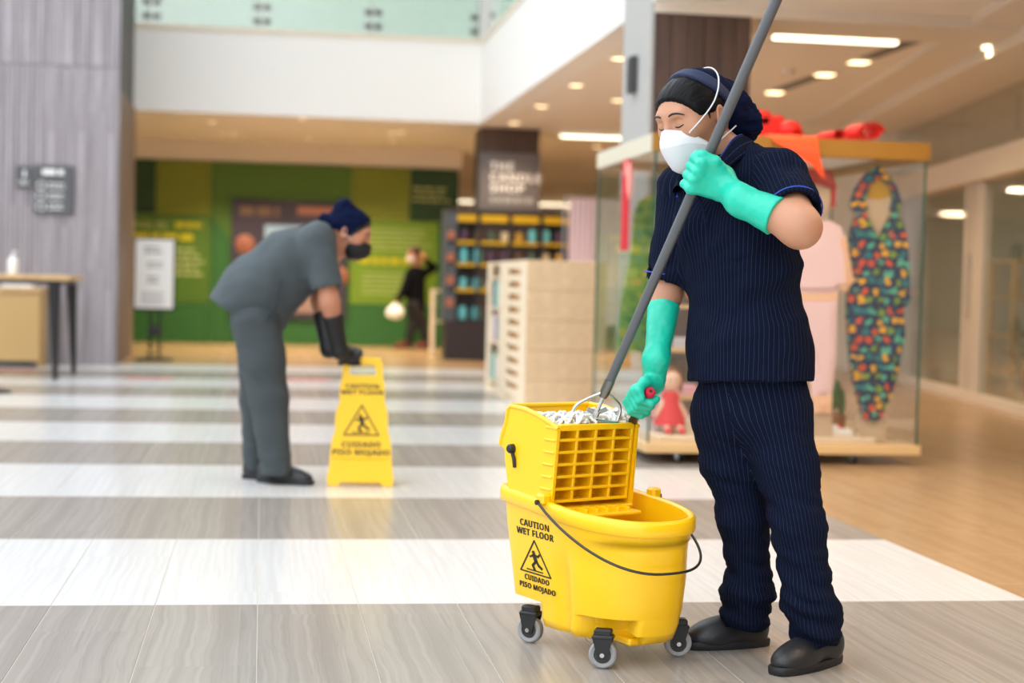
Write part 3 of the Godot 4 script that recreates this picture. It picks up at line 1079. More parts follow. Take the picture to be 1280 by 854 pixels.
func thing_part(called: String, parent: Node3D, where: Vector3, turn := 0.0) -> Node3D:
	var n := Node3D.new()
	n.name = called
	parent.add_child(n, true)
	n.position = where
	n.rotation.y = turn
	return n
func caster(c: Node3D, r: float, w: float) -> void:
	var side := Transform3D(Basis(Vector3.FORWARD, PI / 2), Vector3(0, r, 0))
	obj("tyre", MB.new().lathe([Vector2(r * 0.62, -w / 2 + 0.002), Vector2(r * 0.86, -w / 2), Vector2(r * 0.97, -w / 2 + 0.003), Vector2(r, -w / 2 + 0.008), Vector2(r, w / 2 - 0.008), Vector2(r * 0.97, w / 2 - 0.003), Vector2(r * 0.86, w / 2), Vector2(r * 0.62, w / 2 - 0.002)], 32, side), M.grey_rubber, c)
	obj("hub", MB.new().lathe([Vector2(0, -w / 2 + 0.001), Vector2(r * 0.62, -w / 2 + 0.004), Vector2(r * 0.62, w / 2 - 0.004), Vector2(0, w / 2 - 0.001)], 24, side), M.dark_grey, c)
	obj("axle", MB.new().tube([Vector3(-w / 2 - 0.008, r, 0), Vector3(w / 2 + 0.008, r, 0)], 0.006, 10), M.chrome, c)
	var fork := MB.new()
	for s in [-1, 1]:
		var poly := PackedVector2Array([Vector2(-0.012, r - 0.01), Vector2(0.012, r - 0.01), Vector2(0.026, r * 2 + 0.006), Vector2(-0.026, r * 2 + 0.006)])
		fork.prism(poly, 0.003, Transform3D(Basis(Vector3.UP, PI / 2), Vector3(s * (w / 2 + 0.004) - 0.0015, 0, 0)))
	fork.box(Vector3(0, r * 2 + 0.008, 0), Vector3(w + 0.014, 0.012, 0.056), 0.004)
	fork.box(Vector3(0, r * 2 + 0.02, 0), Vector3(w + 0.006, 0.018, 0.046), 0.004)
	obj("fork", fork, M.black_plastic, c)

# the slipping figure in its triangle, in the xy plane of xf, facing +z
func slip_symbol(parent: Node3D, xf: Transform3D, w: float) -> void:
	var h := w * 0.9
	var tri := MB.new()
	var c := [Vector3(-w / 2, -h * 0.42, 0), Vector3(w / 2, -h * 0.42, 0), Vector3(0, h * 0.58, 0)]
	for i in 3:
		var a: Vector3 = c[i]
		var bb: Vector3 = c[(i + 1) % 3]
		var d := (bb - a).normalized()
		var m := (a + bb) / 2
		tri.box(xf * m, Vector3(a.distance_to(bb) + w * 0.02, w * 0.036, 0.0012), 0.0, xf.basis * Basis(d, Vector3.BACK.cross(d), Vector3.BACK))
	obj("triangle", tri, M.ink, parent)
	var fig := MB.new()
	var limb := func(p: Array, r: float) -> void:
		for i in p.size() - 1:
			var a := Vector3(p[i].x, p[i].y, 0) * w
			var e := Vector3(p[i + 1].x, p[i + 1].y, 0) * w
			var d := (e - a).normalized()
			fig.box(xf * ((a + e) / 2), Vector3(a.distance_to(e) + r * w, r * w * 2.0, 0.0012), 0.0, xf.basis * Basis(d, Vector3.BACK.cross(d), Vector3.BACK))
	var cap := PackedVector2Array()
	for i in 14:
		cap.append(Vector2(-0.04, 0.2) * w + Vector2.from_angle(TAU * i / 14) * w * 0.045)
	fig.prism(cap, 0.0012, xf)
	limb.call([Vector2(-0.03, 0.13), Vector2(0.03, -0.04)], 0.055)
	limb.call([Vector2(-0.04, 0.12), Vector2(-0.16, 0.06)], 0.026)
	limb.call([Vector2(0.0, 0.12), Vector2(0.1, 0.1), Vector2(0.15, 0.16)], 0.026)
	limb.call([Vector2(0.02, -0.05), Vector2(-0.08, -0.16), Vector2(-0.02, -0.28)], 0.034)
	limb.call([Vector2(0.05, -0.04), Vector2(0.12, -0.14), Vector2(0.22, -0.2)], 0.034)
	limb.call([Vector2(-0.28, -0.3), Vector2(0.05, -0.3)], 0.016)
	limb.call([Vector2(0.08, -0.3), Vector2(0.24, -0.3)], 0.016)
	obj("slipping_figure", fig, M.ink, parent)

func build_wringer(bucket: Node3D, yellow: Material) -> void:
	var w := thing("mop_wringer", "yellow side press wringer with a grid front hooked on the mop bucket", "wringer", wringer_xf() * Vector3(0, 0.38, -0.12), deg_to_rad(WRINGER_TURN))
	var o := Vector3(0, 0.38, -0.12)
	# left side plate: outline in the zy plane
	var side := PackedVector2Array()
	for p in [[-0.222, 0.435], [-0.205, 0.39], [-0.02, 0.375], [0.0, 0.60], [-0.03, 0.612], [-0.09, 0.630], [-0.15, 0.642], [-0.215, 0.645], [-0.228, 0.636], [-0.236, 0.60], [-0.255, 0.56], [-0.262, 0.535], [-0.24, 0.525], [-0.238, 0.50]]:
		side.append(Vector2(p[0], p[1]))
	for s in [-1, 1]:
		var t := MB.new(o)
		var x := -0.138 if s < 0 else 0.13
		# polygon x is z, polygon y is y
		t.prism(side, 0.008, Transform3D(Basis(Vector3(0, 0, 1), Vector3(0, 1, 0), Vector3(-1, 0, 0)), Vector3(x + 0.004, 0, 0)))
		var pl := obj("side_plate", t, yellow, w)
		# rolled top edge
		var e := MB.new(o)
		var path := []
		for p in [[0.0, 0.60], [-0.03, 0.612], [-0.09, 0.630], [-0.15, 0.642], [-0.215, 0.645], [-0.228, 0.636], [-0.236, 0.60], [-0.255, 0.56], [-0.262, 0.535]]:
			path.append(Vector3(x - 0.002 * s * -1, p[1], p[0]))
		e.tube(path, 0.0065, 10)
		obj("edge_bead", e, yellow, pl)
		var kn := MB.new(o)
		kn.lathe([Vector2(0, 0.016), Vector2(0.008, 0.016), Vector2(0.012, 0.012), Vector2(0.0135, 0.0), Vector2(0.0135, -0.004)], 18, Transform3D(Basis(Vector3.BACK, PI / 2 * -s), Vector3(x + s * 0.005, 0.53, -0.2)))
		kn.tube([Vector3(x + s * 0.009, 0.525, -0.2), Vector3(x + s * 0.009, 0.505, -0.188), Vector3(x + s * 0.007, 0.48, -0.186)], 0.005, 8)
		obj("pivot_knob", kn, M.black_plastic, pl)
	# back wall and bottom
	var bk := MB.new(o)
	bk.box(Vector3(-0.004, 0.52, -0.222), Vector3(0.26, 0.25, 0.007), 0.003)
	obj("back_plate", bk, yellow, w)
	var lip := MB.new(o)
	lip.tube([Vector3(-0.134, 0.645, -0.222), Vector3(0.126, 0.645, -0.222)], 0.007, 10)
	obj("back_bead", lip, yellow, w)
	var bt := MB.new(o)
	bt.box(Vector3(-0.004, 0.385, -0.11), Vector3(0.26, 0.008, 0.21), 0.003)
	obj("bottom_plate", bt, yellow, w)
	# the shelf below the grid
	var sh := MB.new(o)
	sh.box(Vector3(0.0, 0.375, 0.03), Vector3(0.2, 0.012, 0.07), 0.004)
	for i in 5:
		sh.box(Vector3(-0.07 + i * 0.035, 0.384, 0.02), Vector3(0.008, 0.014, 0.05), 0.002)
	obj("drip_shelf", sh, yellow, w)
	# front grid: four columns, seven rows of deep cells, leaning back a little at the foot
	var gl := MB.new(o)
	var xs := []
	for i in 5:
		xs.append(-0.128 + 0.248 * i / 4.0)
	var lean := 0.022
	var y0 := 0.405
	var y1 := 0.602
	for i in 5:
		var bs := Basis(Vector3.RIGHT, atan2(lean, y1 - y0))
		gl.box(Vector3(lerpf(xs[i] - 0.006, xs[i], 0.5), (y0 + y1) / 2, -0.033 - lean / 2), Vector3(0.009, y1 - y0, 0.058), 0.0015, bs)
	for j in 7:
		var y := lerpf(y0, y1, j / 6.0)
		var z := -0.033 - lean * (1.0 - (y - y0) / (y1 - y0))
		gl.box(Vector3(-0.005, y, z), Vector3(0.252, 0.008 if j < 6 else 0.016, 0.06), 0.0015)
	obj("front_grid", gl, yellow, w)
	# plate with small cells behind the grid
	var plate := MB.new(o)
	plate.box(Vector3(-0.004, 0.5, -0.074), Vector3(0.25, 0.2, 0.006), 0.002, Basis(Vector3.RIGHT, 0.11))
	obj("press_plate", plate, yellow, w)
	# ribs seen on the side, next to the grid
	for j in 7:
		var rb := MB.new(o)
		var y := lerpf(y0, y1, j / 6.0)
		rb.box(Vector3(-0.140, y, -0.027 - lean * (1.0 - (y - y0) / (y1 - y0))), Vector3(0.012, 0.007, 0.046), 0.002)
		obj("side_rib", rb, yellow, w)
	# press handle: dark steel tube on the right side, wooden core and red end cap towards the camera
	var h0 := Vector3(0.146, 0.575, -0.07)
	var tip := wringer_xf().affine_inverse() * at(813.5, 489, 4.305)
	var d := (tip - h0).normalized()
	var hd := MB.new(o)
	hd.tube([h0, tip - d * 0.035], 0.0125, 16)
	var hn := obj("press_handle", hd, mat("dark_steel", c8(70, 66, 60), 0.35, 0.7), w)
	obj("wood_core", MB.new(o).tube([tip - d * 0.04, tip - d * 0.012], 0.0105, 14), M.oak, hn)
	obj("end_cap", MB.new(o).tube([tip - d * 0.02, tip - d * 0.004, tip], [0.0145, 0.0145, 0.011], 16), mat("cap_red", c8(196, 34, 58), 0.4), hn)
	obj("cap_hole", MB.new(o).tube([tip - d * 0.002, tip + d * 0.0008], 0.004, 12), M.ink, hn)
	var br := MB.new(o)
	br.box(Vector3(0.142, 0.565, -0.085), Vector3(0.016, 0.05, 0.05), 0.005)
	obj("handle_bracket", br, M.dark_grey, w)

func pole_at(t: float) -> Vector3:
	# 0 at the clamp, 1 at the top end
	return at(757, 489, 4.40).lerp(at(1003, -75, 3.98), t)
func build_mop() -> void:
	var foot := at(757, 489, 4.40)
	var m := thing("string_mop", "grey pole string mop pressed head down in the wringer", "mop", foot)
	var d := (pole_at(1) - pole_at(0)).normalized()
	obj("pole", MB.new(foot).tube([pole_at(0), pole_at(0.5), pole_at(1)], [0.0125, 0.0135, 0.014], 20), mat("pole_grey", c8(92, 94, 97), 0.42, 0.25), m)
	var tipb := at(746, 516, 4.405)
	var dn := (tipb - pole_at(0)).normalized()
	obj("ferrule", MB.new(foot).tube([pole_at(0) + d * 0.035, pole_at(0) - d * 0.003, pole_at(0) + dn * 0.02], [0.0145, 0.014, 0.010], 14), M.steel_wire, m)
	var rod := obj("clamp_rod", MB.new(foot).tube([pole_at(0), tipb], 0.005, 10), M.chrome, m)
	# wing nut on the rod
	var wn := MB.new(foot)
	var side := (cam_basis * Vector3.RIGHT)
	wn.tube([tipb - dn * 0.004, tipb + dn * 0.012], 0.009, 10)
	wn.box(tipb + side * 0.017 + Vector3(0, 0.006, 0), Vector3(0.022, 0.012, 0.004), 0.001, Basis(Vector3.BACK, 0.4))
	wn.box(tipb - side * 0.017 + Vector3(0, 0.006, 0), Vector3(0.022, 0.012, 0.004), 0.001, Basis(Vector3.BACK, -0.4))
	obj("wing_nut", wn, M.chrome, m)
	# bent wire frame of the clamp
	var fr := MB.new(foot)
	fr.tube(curve([at(756, 490, 4.4), at(748, 493, 4.4), at(728, 502, 4.39), at(718, 510, 4.385), at(712, 527, 4.38)], 18), 0.0042, 10)
	fr.tube(curve([at(759, 491, 4.4), at(767, 498, 4.41), at(774, 506, 4.42), at(775, 516, 4.42), at(771, 528, 4.42)], 18), 0.0042, 10)
	obj("wire_frame", fr, M.chrome, m)
	# cross bar that holds the yarn
	obj("cross_bar", MB.new(foot).tube([at(712, 530, 4.38), at(742, 527, 4.4), at(772, 530, 4.42)], 0.008, 10), M.chrome, m)
	# yarn: many loops of white cord stuffed into the wringer
	var rng := RandomNumberGenerator.new()
	rng.seed = 12
	var yarn := mat("cotton_yarn", c8(236, 234, 228), 0.9)
	var bx := wringer_xf()
	for i in 110:
		var heap: Vector3 = [Vector3(-0.088, 0.608, -0.075), Vector3(-0.015, 0.609, -0.055), Vector3(0.080, 0.614, -0.065)][i % 3]
		var c := heap + Vector3(rng.randf_range(-1, 1) * 0.034, rng.randf_range(-0.012, 0.010), rng.randf_range(-0.045, 0.03))
		var path := []
		var r0 := rng.randf_range(0.013, 0.025)
		var ax := Vector3(rng.randf_range(-1, 1), rng.randf_range(-0.3, 0.3), rng.randf_range(-1, 1)).normalized()
		var u := ax.cross(Vector3.UP).normalized()
		var v := Vector3.UP
		for k in 15:
			var a := PI * 1.25 * k / 14.0 - 0.4
			var p := c + u * cos(a) * r0 + v * sin(a) * r0 * 0.95 + ax * (k - 7) * 0.003 + Vector3(rng.randf_range(-1, 1), rng.randf_range(-1, 1), rng.randf_range(-1, 1)) * 0.0025
			p.x = clampf(p.x, -0.122, 0.114)
			p.z = clampf(p.z, -0.205, -0.08 if p.y < 0.608 else -0.008)
			path.append(bx * p)
		obj("yarn_strand", MB.new(foot).tube(path, rng.randf_range(0.0034, 0.0046), 7), yarn, m)
	# the damp bulk of the mop head under the strands
	var lump := MB.new(foot)
	for i in 14:
		lump.ball(bx * Vector3(rng.randf_range(-0.09, 0.085), rng.randf_range(0.45, 0.565), rng.randf_range(-0.16, -0.115)), Vector3(0.032, 0.03, 0.03), 12, 7)
	var lm := obj("yarn_bundle", lump, yarn, m)

func curve(pts: Array, n: int) -> Array:
	var c := Curve3D.new()
	c.bake_interval = 0.005
	for i in pts.size():
		var a: Vector3 = pts[maxi(i - 1, 0)]
		var b: Vector3 = pts[mini(i + 1, pts.size() - 1)]
		var t := (b - a) / 6.0
		c.add_point(pts[i], -t, t)
	var out := []
	for i in n:
		out.append(c.samplef(float(i) / (n - 1) * (pts.size() - 1)))
	return out


# ---------------------------------------------------------------- the hall behind: hoarding, signs, candle shop, kiosk, table
func panel(called: String, x0: float, y0: float, x1: float, y1: float, z: float, thick: float, m: Material, parent: Node3D, bevel := 0.003) -> MeshInstance3D:
	# corners in pixels on the plane z
	var a := onz(x0, y0, z)
	var b := onz(x1, y1, z)
	var lo := a.min(b)
	var hi := a.max(b)
	return block(called, Vector3((lo.x + hi.x) / 2, (lo.y + hi.y) / 2, z + thick / 2) - parent.position, Vector3(hi.x - lo.x, hi.y - lo.y, thick), m, parent, bevel)
# rows of print too small to read: short bars with gaps where words end
func print_lines(parent: Node3D, lo: Vector2, hi: Vector2, z: float, rows: int, m: Material, seed_: int, fill := 0.42, called := "print_line") -> void:
	var rng := RandomNumberGenerator.new()
	rng.seed = seed_
	var h := (hi.y - lo.y) / rows
	for r in rows:
		var mb := MB.new()
		var x := lo.x
		var end := hi.x - rng.randf() * (hi.x - lo.x) * 0.3
		var y := hi.y - (r + 0.5) * h
		while x < end:
			var w := minf(rng.randf_range(0.5, 1.6) * h, end - x)
			mb.box(Vector3(x + w / 2, y, z + 0.001), Vector3(maxf(w, 0.004), h * fill, 0.002))
			x += w + h * 0.28
		obj(called, mb, m, parent, -parent.position)

func build_hall() -> void:
	var Z := -24.3
	var greens := {"dark": mat("hoarding_dark_green", c8(26, 62, 22), 0.6), "olive": mat("hoarding_olive", c8(112, 124, 14), 0.6), "mid": mat("hoarding_mid_green", c8(72, 108, 18), 0.6), "lime": mat("hoarding_lime", c8(106, 138, 20), 0.6), "low": mat("hoarding_low_green", c8(40, 96, 34), 0.6)}
	var hb := thing("green_hoarding", "large hoarding of green painted boards with printed notices", "hoarding", Vector3(0.4, 0, Z))
	var top := 2.65
	# boards edge to edge, x in metres along the wall
	for b in [[-3.2, -1.56, 1.86, top, "dark"], [-1.56, -0.77, 1.86, top, "olive"], [-0.77, 1.27, 1.86, top, "mid"], [1.27, 2.13, 1.86, top, "olive"], [2.13, 2.86, 1.86, top, "dark"],
			[-3.2, -1.98, 0.0, 1.86, "low"], [-0.76, -0.47, 0.0, 1.86, "low"], [-0.47, 1.26, 0.0, 1.86, "low"], [1.26, 2.86, 0.0, 0.62, "low"], [-1.98, -0.76, 0.0, 0.58, "low"], [2.56, 2.86, 0.62, 1.86, "low"], [-1.98, -0.76, 0.58, 1.86, "mid"], [1.26, 2.56, 0.62, 1.86, "lime"]]:
		block("painted_board", Vector3((b[0] + b[1]) / 2, (b[2] + b[3]) / 2, 0) - Vector3(0.4, 0, 0), Vector3(b[1] - b[0] - 0.006, b[3] - b[2] - 0.006, 0.04), greens[b[4]], hb, 0.002)
	# sloping lime shape beside the left notice
	var tri := MB.new()
	tri.prism(PackedVector2Array([Vector2(-0.47, 1.88), Vector2(-0.77, 1.88), Vector2(-0.47, 1.5)]), 0.004, Transform3D(Basis(), Vector3(-0.4, 0, 0.02)))
	obj("painted_wedge", tri, greens.mid, hb)
	var pm := mat("print_pale", c8(176, 184, 120), 0.7)
	var py := mat("print_yellow", c8(190, 180, 10), 0.7)
	lettering("Más de", 0.11, pm, hb, Transform3D(Basis(), Vector3(-1.63 - 0.4, 1.7, 0.022)), false, 0.003)
	print_lines(hb, Vector2(-1.28, 1.66), Vector2(-0.82, 1.76), Z + 0.02, 1, py, 3, 0.8, "yellow_mark")
	print_lines(hb, Vector2(-1.85, 1.46), Vector2(-0.85, 1.6), Z + 0.02, 1, py, 5, 0.7, "yellow_mark")
	print_lines(hb, Vector2(-1.3, 0.95), Vector2(-0.85, 1.4), Z + 0.02, 5, pm, 6)
	print_lines(hb, Vector2(1.45, 1.4), Vector2(2.5, 1.75), Z + 0.02, 5, pm, 7, 0.3)
	print_lines(hb, Vector2(1.4, 1.2), Vector2(2.4, 1.33), Z + 0.02, 1, py, 8, 0.7, "yellow_mark")
	print_lines(hb, Vector2(1.45, 0.75), Vector2(2.4, 1.1), Z + 0.02, 5, pm, 9, 0.3)
	print_lines(hb, Vector2(2.17, 2.13), Vector2(2.8, 2.4), Z + 0.02, 3, pm, 10, 0.35)
	# purple brown food poster board with pictures
	var pb := thing("poster_board", "dark purple poster board with food pictures and a pale screen", "poster", Vector3(0.37, 0.4, Z + 0.03))
	panel("board", 290, 249, 432, 400, Z + 0.025, 0.05, mat("poster_purple", c8(54, 44, 58), 0.5), pb)
	var zz := Z + 0.075
	panel("picture", 331, 281, 405, 300, zz, 0.01, mat("picture_blue", c8(150, 180, 205), 0.5), pb)
	panel("picture", 331, 300, 405, 392, zz, 0.01, mat("picture_cream", c8(150, 122, 110), 0.5), pb)
	panel("title_strip", 372, 258, 428, 270, zz, 0.006, mat("print_salmon", c8(158, 104, 84), 0.6), pb)
	var q0 := onz(300, 270, zz)
	var q1 := onz(362, 258, zz)
	print_lines(pb, Vector2(q0.x, q0.y), Vector2(q1.x, q1.y), zz, 1, mat("print_tan", c8(120, 96, 76), 0.6), 61, 0.8)
	var food := mat("food_orange", c8(150, 92, 70), 0.6)
	for p in [[306, 305], [300, 338], [424, 310], [424, 345]]:
		var q := onz(p[0], p[1], zz)
		var fm := MB.new()
		fm.lathe([Vector2(0, 0.03), Vector2(0.1, 0.02), Vector2(0.14, 0.0)], 18, Transform3D(Basis(Vector3.RIGHT, PI / 2), q - pb.position))
		fm.lathe([Vector2(0, 0.05), Vector2(0.05, 0.04), Vector2(0.06, 0.02)], 12, Transform3D(Basis(Vector3.RIGHT, PI / 2), q - pb.position))
		obj("food_picture", fm, food, pb)

	# plaques on the grey pillar
	var zp := -17.885
	var p1 := onz(30.5, 235, zp)
	var s1 := thing("wall_plaque", "small square dark plaque on the grey pillar", "sign", p1)
	panel("plate", 20, 207, 41, 235, zp, 0.015, mat("plaque_grey", c8(84, 84, 88), 0.5), s1)
	print_lines(s1, Vector2(p1.x - 0.06, p1.y + 0.03), Vector2(p1.x + 0.07, p1.y + 0.08), zp + 0.015, 2, M.print_white, 4)
	block("arrow", Vector3(0, 0.15, 0.016), Vector3(0.02, 0.08, 0.002), M.print_white, s1)
	var p2 := onz(67, 268, zp)
	var s2 := thing("wall_plaque", "tall dark directory plaque with white symbols on the grey pillar", "sign", p2)
	panel("plate", 43, 206, 91.5, 268, zp, 0.02, M.plaque_grey, s2)
	for i in 3:
		var ring := MB.new()
		ring.tube(circle(Vector3(-0.13, 0.08 + 0.11 * i, 0.022), 0.04, 18), 0.006, 6, false, true)
		obj("symbol", ring, M.print_white, s2)
		print_lines(s2, Vector2(p2.x - 0.06, p2.y + 0.04 + 0.11 * i), Vector2(p2.x + 0.16, p2.y + 0.12 + 0.11 * i), zp + 0.02, 2, M.print_white, 20 + i, 0.36)
	print_lines(s2, Vector2(p2.x - 0.12, p2.y + 0.4), Vector2(p2.x + 0.14, p2.y + 0.49), zp + 0.02, 1, M.print_white, 31, 0.6)

	# bar table with a bottle; a tan cabinet behind it
	var tb := thing("bar_table", "tall bar table with oak top and black tapered legs", "table", Vector3(-2.2, 0, -15.8))
	block("table_top", Vector3(-0.08, 0.925, 0.0), Vector3(1.12, 0.045, 1.15), M.oak, tb, 0.006)
	block("apron", Vector3(-0.08, 0.885, 0.0), Vector3(0.98, 0.035, 1.0), M.black_metal, tb, 0.004)
	for l in [Vector2(-1.847, -15.287), Vector2(-1.797, -16.299), Vector2(-2.72, -16.29), Vector2(-2.72, -15.29)]:
		var b0 := Vector3(l.x, 0, l.y) - tb.position
		var t0 := Vector3(lerpf(l.x, -2.28, 0.06), 0.87, lerpf(l.y, -15.8, 0.06)) - tb.position
		obj("leg", MB.new().tube([b0, b0.lerp(t0, 0.5), t0], [0.024, 0.04, 0.056], 10), M.black_metal, tb)
	var bt := thing("sanitizer_bottle", "white pump bottle standing on the bar table", "bottle", Vector3(-2.28, 0.9475, -15.62))
	obj("body", MB.new().lathe([Vector2(0, 0), Vector2(0.042, 0.0), Vector2(0.045, 0.01), Vector2(0.045, 0.13), Vector2(0.03, 0.155), Vector2(0.016, 0.165), Vector2(0.016, 0.18), Vector2(0, 0.18)], 18), M.white_paint, bt)
	obj("pump", MB.new().tube([Vector3(0, 0.18, 0), Vector3(0, 0.205, 0), Vector3(0.03, 0.21, 0)], 0.008, 8), M.white_paint, bt)
	var cb := thing("low_cabinet", "plain tan wooden cabinet against the grey pillar", "cabinet", Vector3(-2.75, 0, -17.55))
	block("body", Vector3(0, 0.38, 0), Vector3(1.0, 0.76, 0.6), mat("cabinet_tan", c8(206, 170, 112), 0.6), cb, 0.004)
	block("top", Vector3(0, 0.785, 0), Vector3(1.04, 0.05, 0.64), M.oak, cb, 0.004)
	block("plinth", Vector3(0, 0.03, 0.305), Vector3(0.96, 0.06, 0.02), M.black_metal, cb)
	block("paper_stack", Vector3(0.25, 0.825, 0.05), Vector3(0.3, 0.03, 0.22), M.print_white, cb, 0.002)
	var pole := thing("stanchion", "black post on a round base at the edge of the striped floor", "post", Vector3(-2.14, 0, -13.6))
	obj("base", MB.new().lathe([Vector2(0, 0.0), Vector2(0.16, 0.0), Vector2(0.16, 0.012), Vector2(0.03, 0.04), Vector2(0.0, 0.04)], 24), M.black_metal, pole)
	obj("post", MB.new().tube([Vector3(0, 0.03, 0), Vector3(0, 0.98, 0)], 0.022, 12), M.black_metal, pole)

	# poster stand
	var zs := -19.1
	var ps := thing("poster_stand", "white notice in a black frame on a twin post stand", "sign", Vector3(onz(193, 450, zs).x, 0, zs))
	panel("frame", 167.5, 296.5, 218.5, 389, zs, 0.03, M.black_metal, ps, 0.006)
	panel("notice", 169.5, 299, 216, 386, zs + 0.03, 0.006, M.print_white, ps)
	var n0 := onz(170, 386, zs)
	var n1 := onz(216, 299, zs)
	print_lines(ps, Vector2(n0.x + 0.09, n1.y - 0.18), Vector2(n1.x - 0.09, n1.y - 0.08), zs + 0.036, 2, M.print_grey, 41, 0.5)
	print_lines(ps, Vector2(n0.x + 0.12, n1.y - 0.34), Vector2(n1.x - 0.1, n1.y - 0.26), zs + 0.036, 2, M.print_grey, 42)
	print_lines(ps, Vector2(n0.x + 0.12, n1.y - 0.52), Vector2(n1.x - 0.1, n1.y - 0.42), zs + 0.036, 2, M.print_grey, 43)
	print_lines(ps, Vector2(n0.x + 0.06, n0.y + 0.05), Vector2(n1.x - 0.05, n0.y + 0.2), zs + 0.036, 4, M.print_grey, 44, 0.35)
	for s in [-1, 1]:
		obj("post", MB.new().tube([Vector3(s * 0.05, 0.0, 0.01), Vector3(s * 0.05, 0.6, 0.01)], 0.018, 10), M.black_metal, ps)
	block("joint", Vector3(0, 0.34, 0.01), Vector3(0.15, 0.12, 0.06), M.black_metal, ps, 0.01)
	block("foot", Vector3(0, 0.012, 0.0), Vector3(0.4, 0.024, 0.3), M.black_metal, ps, 0.005)

	build_candle_shop()
	build_kiosk()

func circle(c: Vector3, r: float, n: int, turn := Basis()) -> Array:
	var out := []
	for i in n:
		out.append(c + turn * Vector3(cos(TAU * i / n) * r, sin(TAU * i / n) * r, 0))
	return out

func build_candle_shop() -> void:
	var z := -20.3
	var a := onz(560, 262, z)
	var b := onz(714, 450, z)
	var x0 := a.x
	var x1 := onz(716, 300, z).x
	var sh := thing("candle_shelf", "tall dark shelf unit of the candle shop with yellow shelf strips", "shelf", Vector3((x0 + x1) / 2, 0, z - 0.2))
	var w := x1 - x0
	var dark := mat("shelf_dark", c8(58, 52, 52), 0.5)
	var slate := mat("shelf_slate", c8(74, 82, 90), 0.5)
	block("back_panel", Vector3(0, 0.95, -0.14), Vector3(w, 1.88, 0.03), dark, sh, 0.002)
	block("base", Vector3(0, 0.24, 0.02), Vector3(w, 0.48, 0.36), mat("shelf_base", c8(44, 36, 38), 0.6), sh, 0.004)
	block("top", Vector3(0, 1.87, 0.0), Vector3(w + 0.04, 0.05, 0.34), dark, sh, 0.004)
	for i in 5:
		block("upright", Vector3(-w / 2 + w * i / 4.0 + (0.05 if i == 0 else 0.0), 1.17, 0.0), Vector3(0.16 if i == 0 else 0.03, 1.36, 0.32), slate if i == 0 else dark, sh, 0.003)
	var strip := mat("strip_yellow", c8(206, 166, 8), 0.5)
	var ys := [0.5, 0.86, 1.2, 1.48]
	for y in ys:
		block("shelf_board", Vector3(0, y, 0.0), Vector3(w - 0.02, 0.025, 0.3), dark, sh, 0.002)
	for i in 4:
		var cx := -w / 2 + w * (i + 0.5) / 4.0
		block("header_strip", Vector3(cx, 1.78, 0.15), Vector3(w / 4.0 - 0.06, 0.09, 0.012), strip, sh, 0.002)
		block("price_strip", Vector3(cx, 1.475, 0.155), Vector3(w / 4.0 - 0.06, 0.04, 0.01), strip, sh, 0.002)
		block("price_strip", Vector3(cx, 0.88, 0.155), Vector3(w / 4.0 - 0.06, 0.045, 0.01), strip, sh, 0.002)
		block("price_strip", Vector3(cx, 1.20, 0.155), Vector3(w / 4.0 - 0.06, 0.04, 0.01), strip, sh, 0.002)
	# small frames on the left upright
	for i in 4:
		block("picture", Vector3(-w / 2 + 0.05, 0.72 + i * 0.28, 0.165), Vector3(0.09, 0.1, 0.01), mat("frame_rust_%d" % i, c8(176, 104, 76), 0.6), sh, 0.003)
	# candles
	var rng := RandomNumberGenerator.new()
	rng.seed = 8
	var cols := [["teal", c8(110, 200, 205)], ["teal", c8(110, 200, 205)], ["purple", c8(92, 62, 88)], ["purple", c8(92, 62, 88)], ["brown", c8(112, 84, 60)], ["green", c8(84, 104, 84)], ["cream", c8(226, 204, 158)], ["amber", c8(206, 158, 60)]]
	var cmats := {}
	for c in cols:
		if not cmats.has(c[0]): cmats[c[0]] = mat("candle_" + c[0], c[1], 0.35)
	for row in 4:
		var n := 8
		for i in n:
			var kind: String = cols[i][0] if row == 2 else cols[(i + row) % 8][0] if row != 1 else ["teal", "teal", "cream", "brown", "purple", "amber", "cream", "brown"][i]
			var y: float = ys[row] + 0.0135
			var hh := 0.2 if row == 2 else 0.16
			var p := sh.position + Vector3(-w / 2 + 0.14 + (w - 0.2) * (i + 0.5) / n, y, 0.07)
			var t := thing("scented_candle", "%s jar candle on the %s shelf of the candle shop" % [kind, ["lowest", "second", "third", "top"][row]], "candle", p, 0.0, "candles of the candle shop")
			obj("jar", MB.new().lathe([Vector2(0, 0), Vector2(0.05, 0.0), Vector2(0.055, 0.01), Vector2(0.055, hh * 0.7), Vector2(0.045, hh * 0.75), Vector2(0, hh * 0.75)], 14), cmats[kind], t)
			obj("lid", MB.new().lathe([Vector2(0.05, hh * 0.75), Vector2(0.05, hh * 0.95), Vector2(0.04, hh), Vector2(0, hh)], 14), cmats[kind] if kind == "teal" else M.dark_grey, t)
	# sign board on the column above
	var zs := -20.415
	var sg := thing("shop_sign", "dark grey sign board with white lettering on the brown column", "sign", Vector3(onz(636, 262, zs).x, onz(636, 262, zs).y, zs))
	panel("board", 599, 190, 673.5, 264, zs, 0.04, mat("sign_grey", c8(108, 103, 102), 0.5), sg)
	var lx := onz(612, 210, zs).x - sg.position.x
	var big := [["THE", 207.5], ["CANDLE", 221.5], ["SHOP", 235]]
	for l in big:
		var q := onz(612, l[1], zs + 0.042) - sg.position
		var o := lettering(l[0], 0.105, M.print_white, sg, Transform3D(Basis(), Vector3.ZERO), true, 0.006)
		(o.mesh as TextMesh).horizontal_alignment = HORIZONTAL_ALIGNMENT_LEFT
		o.position = q
		o.scale = Vector3(1.18, 1.0, 1.0)
	var t0 := onz(612, 254, zs)
	var t1 := onz(668, 248, zs)
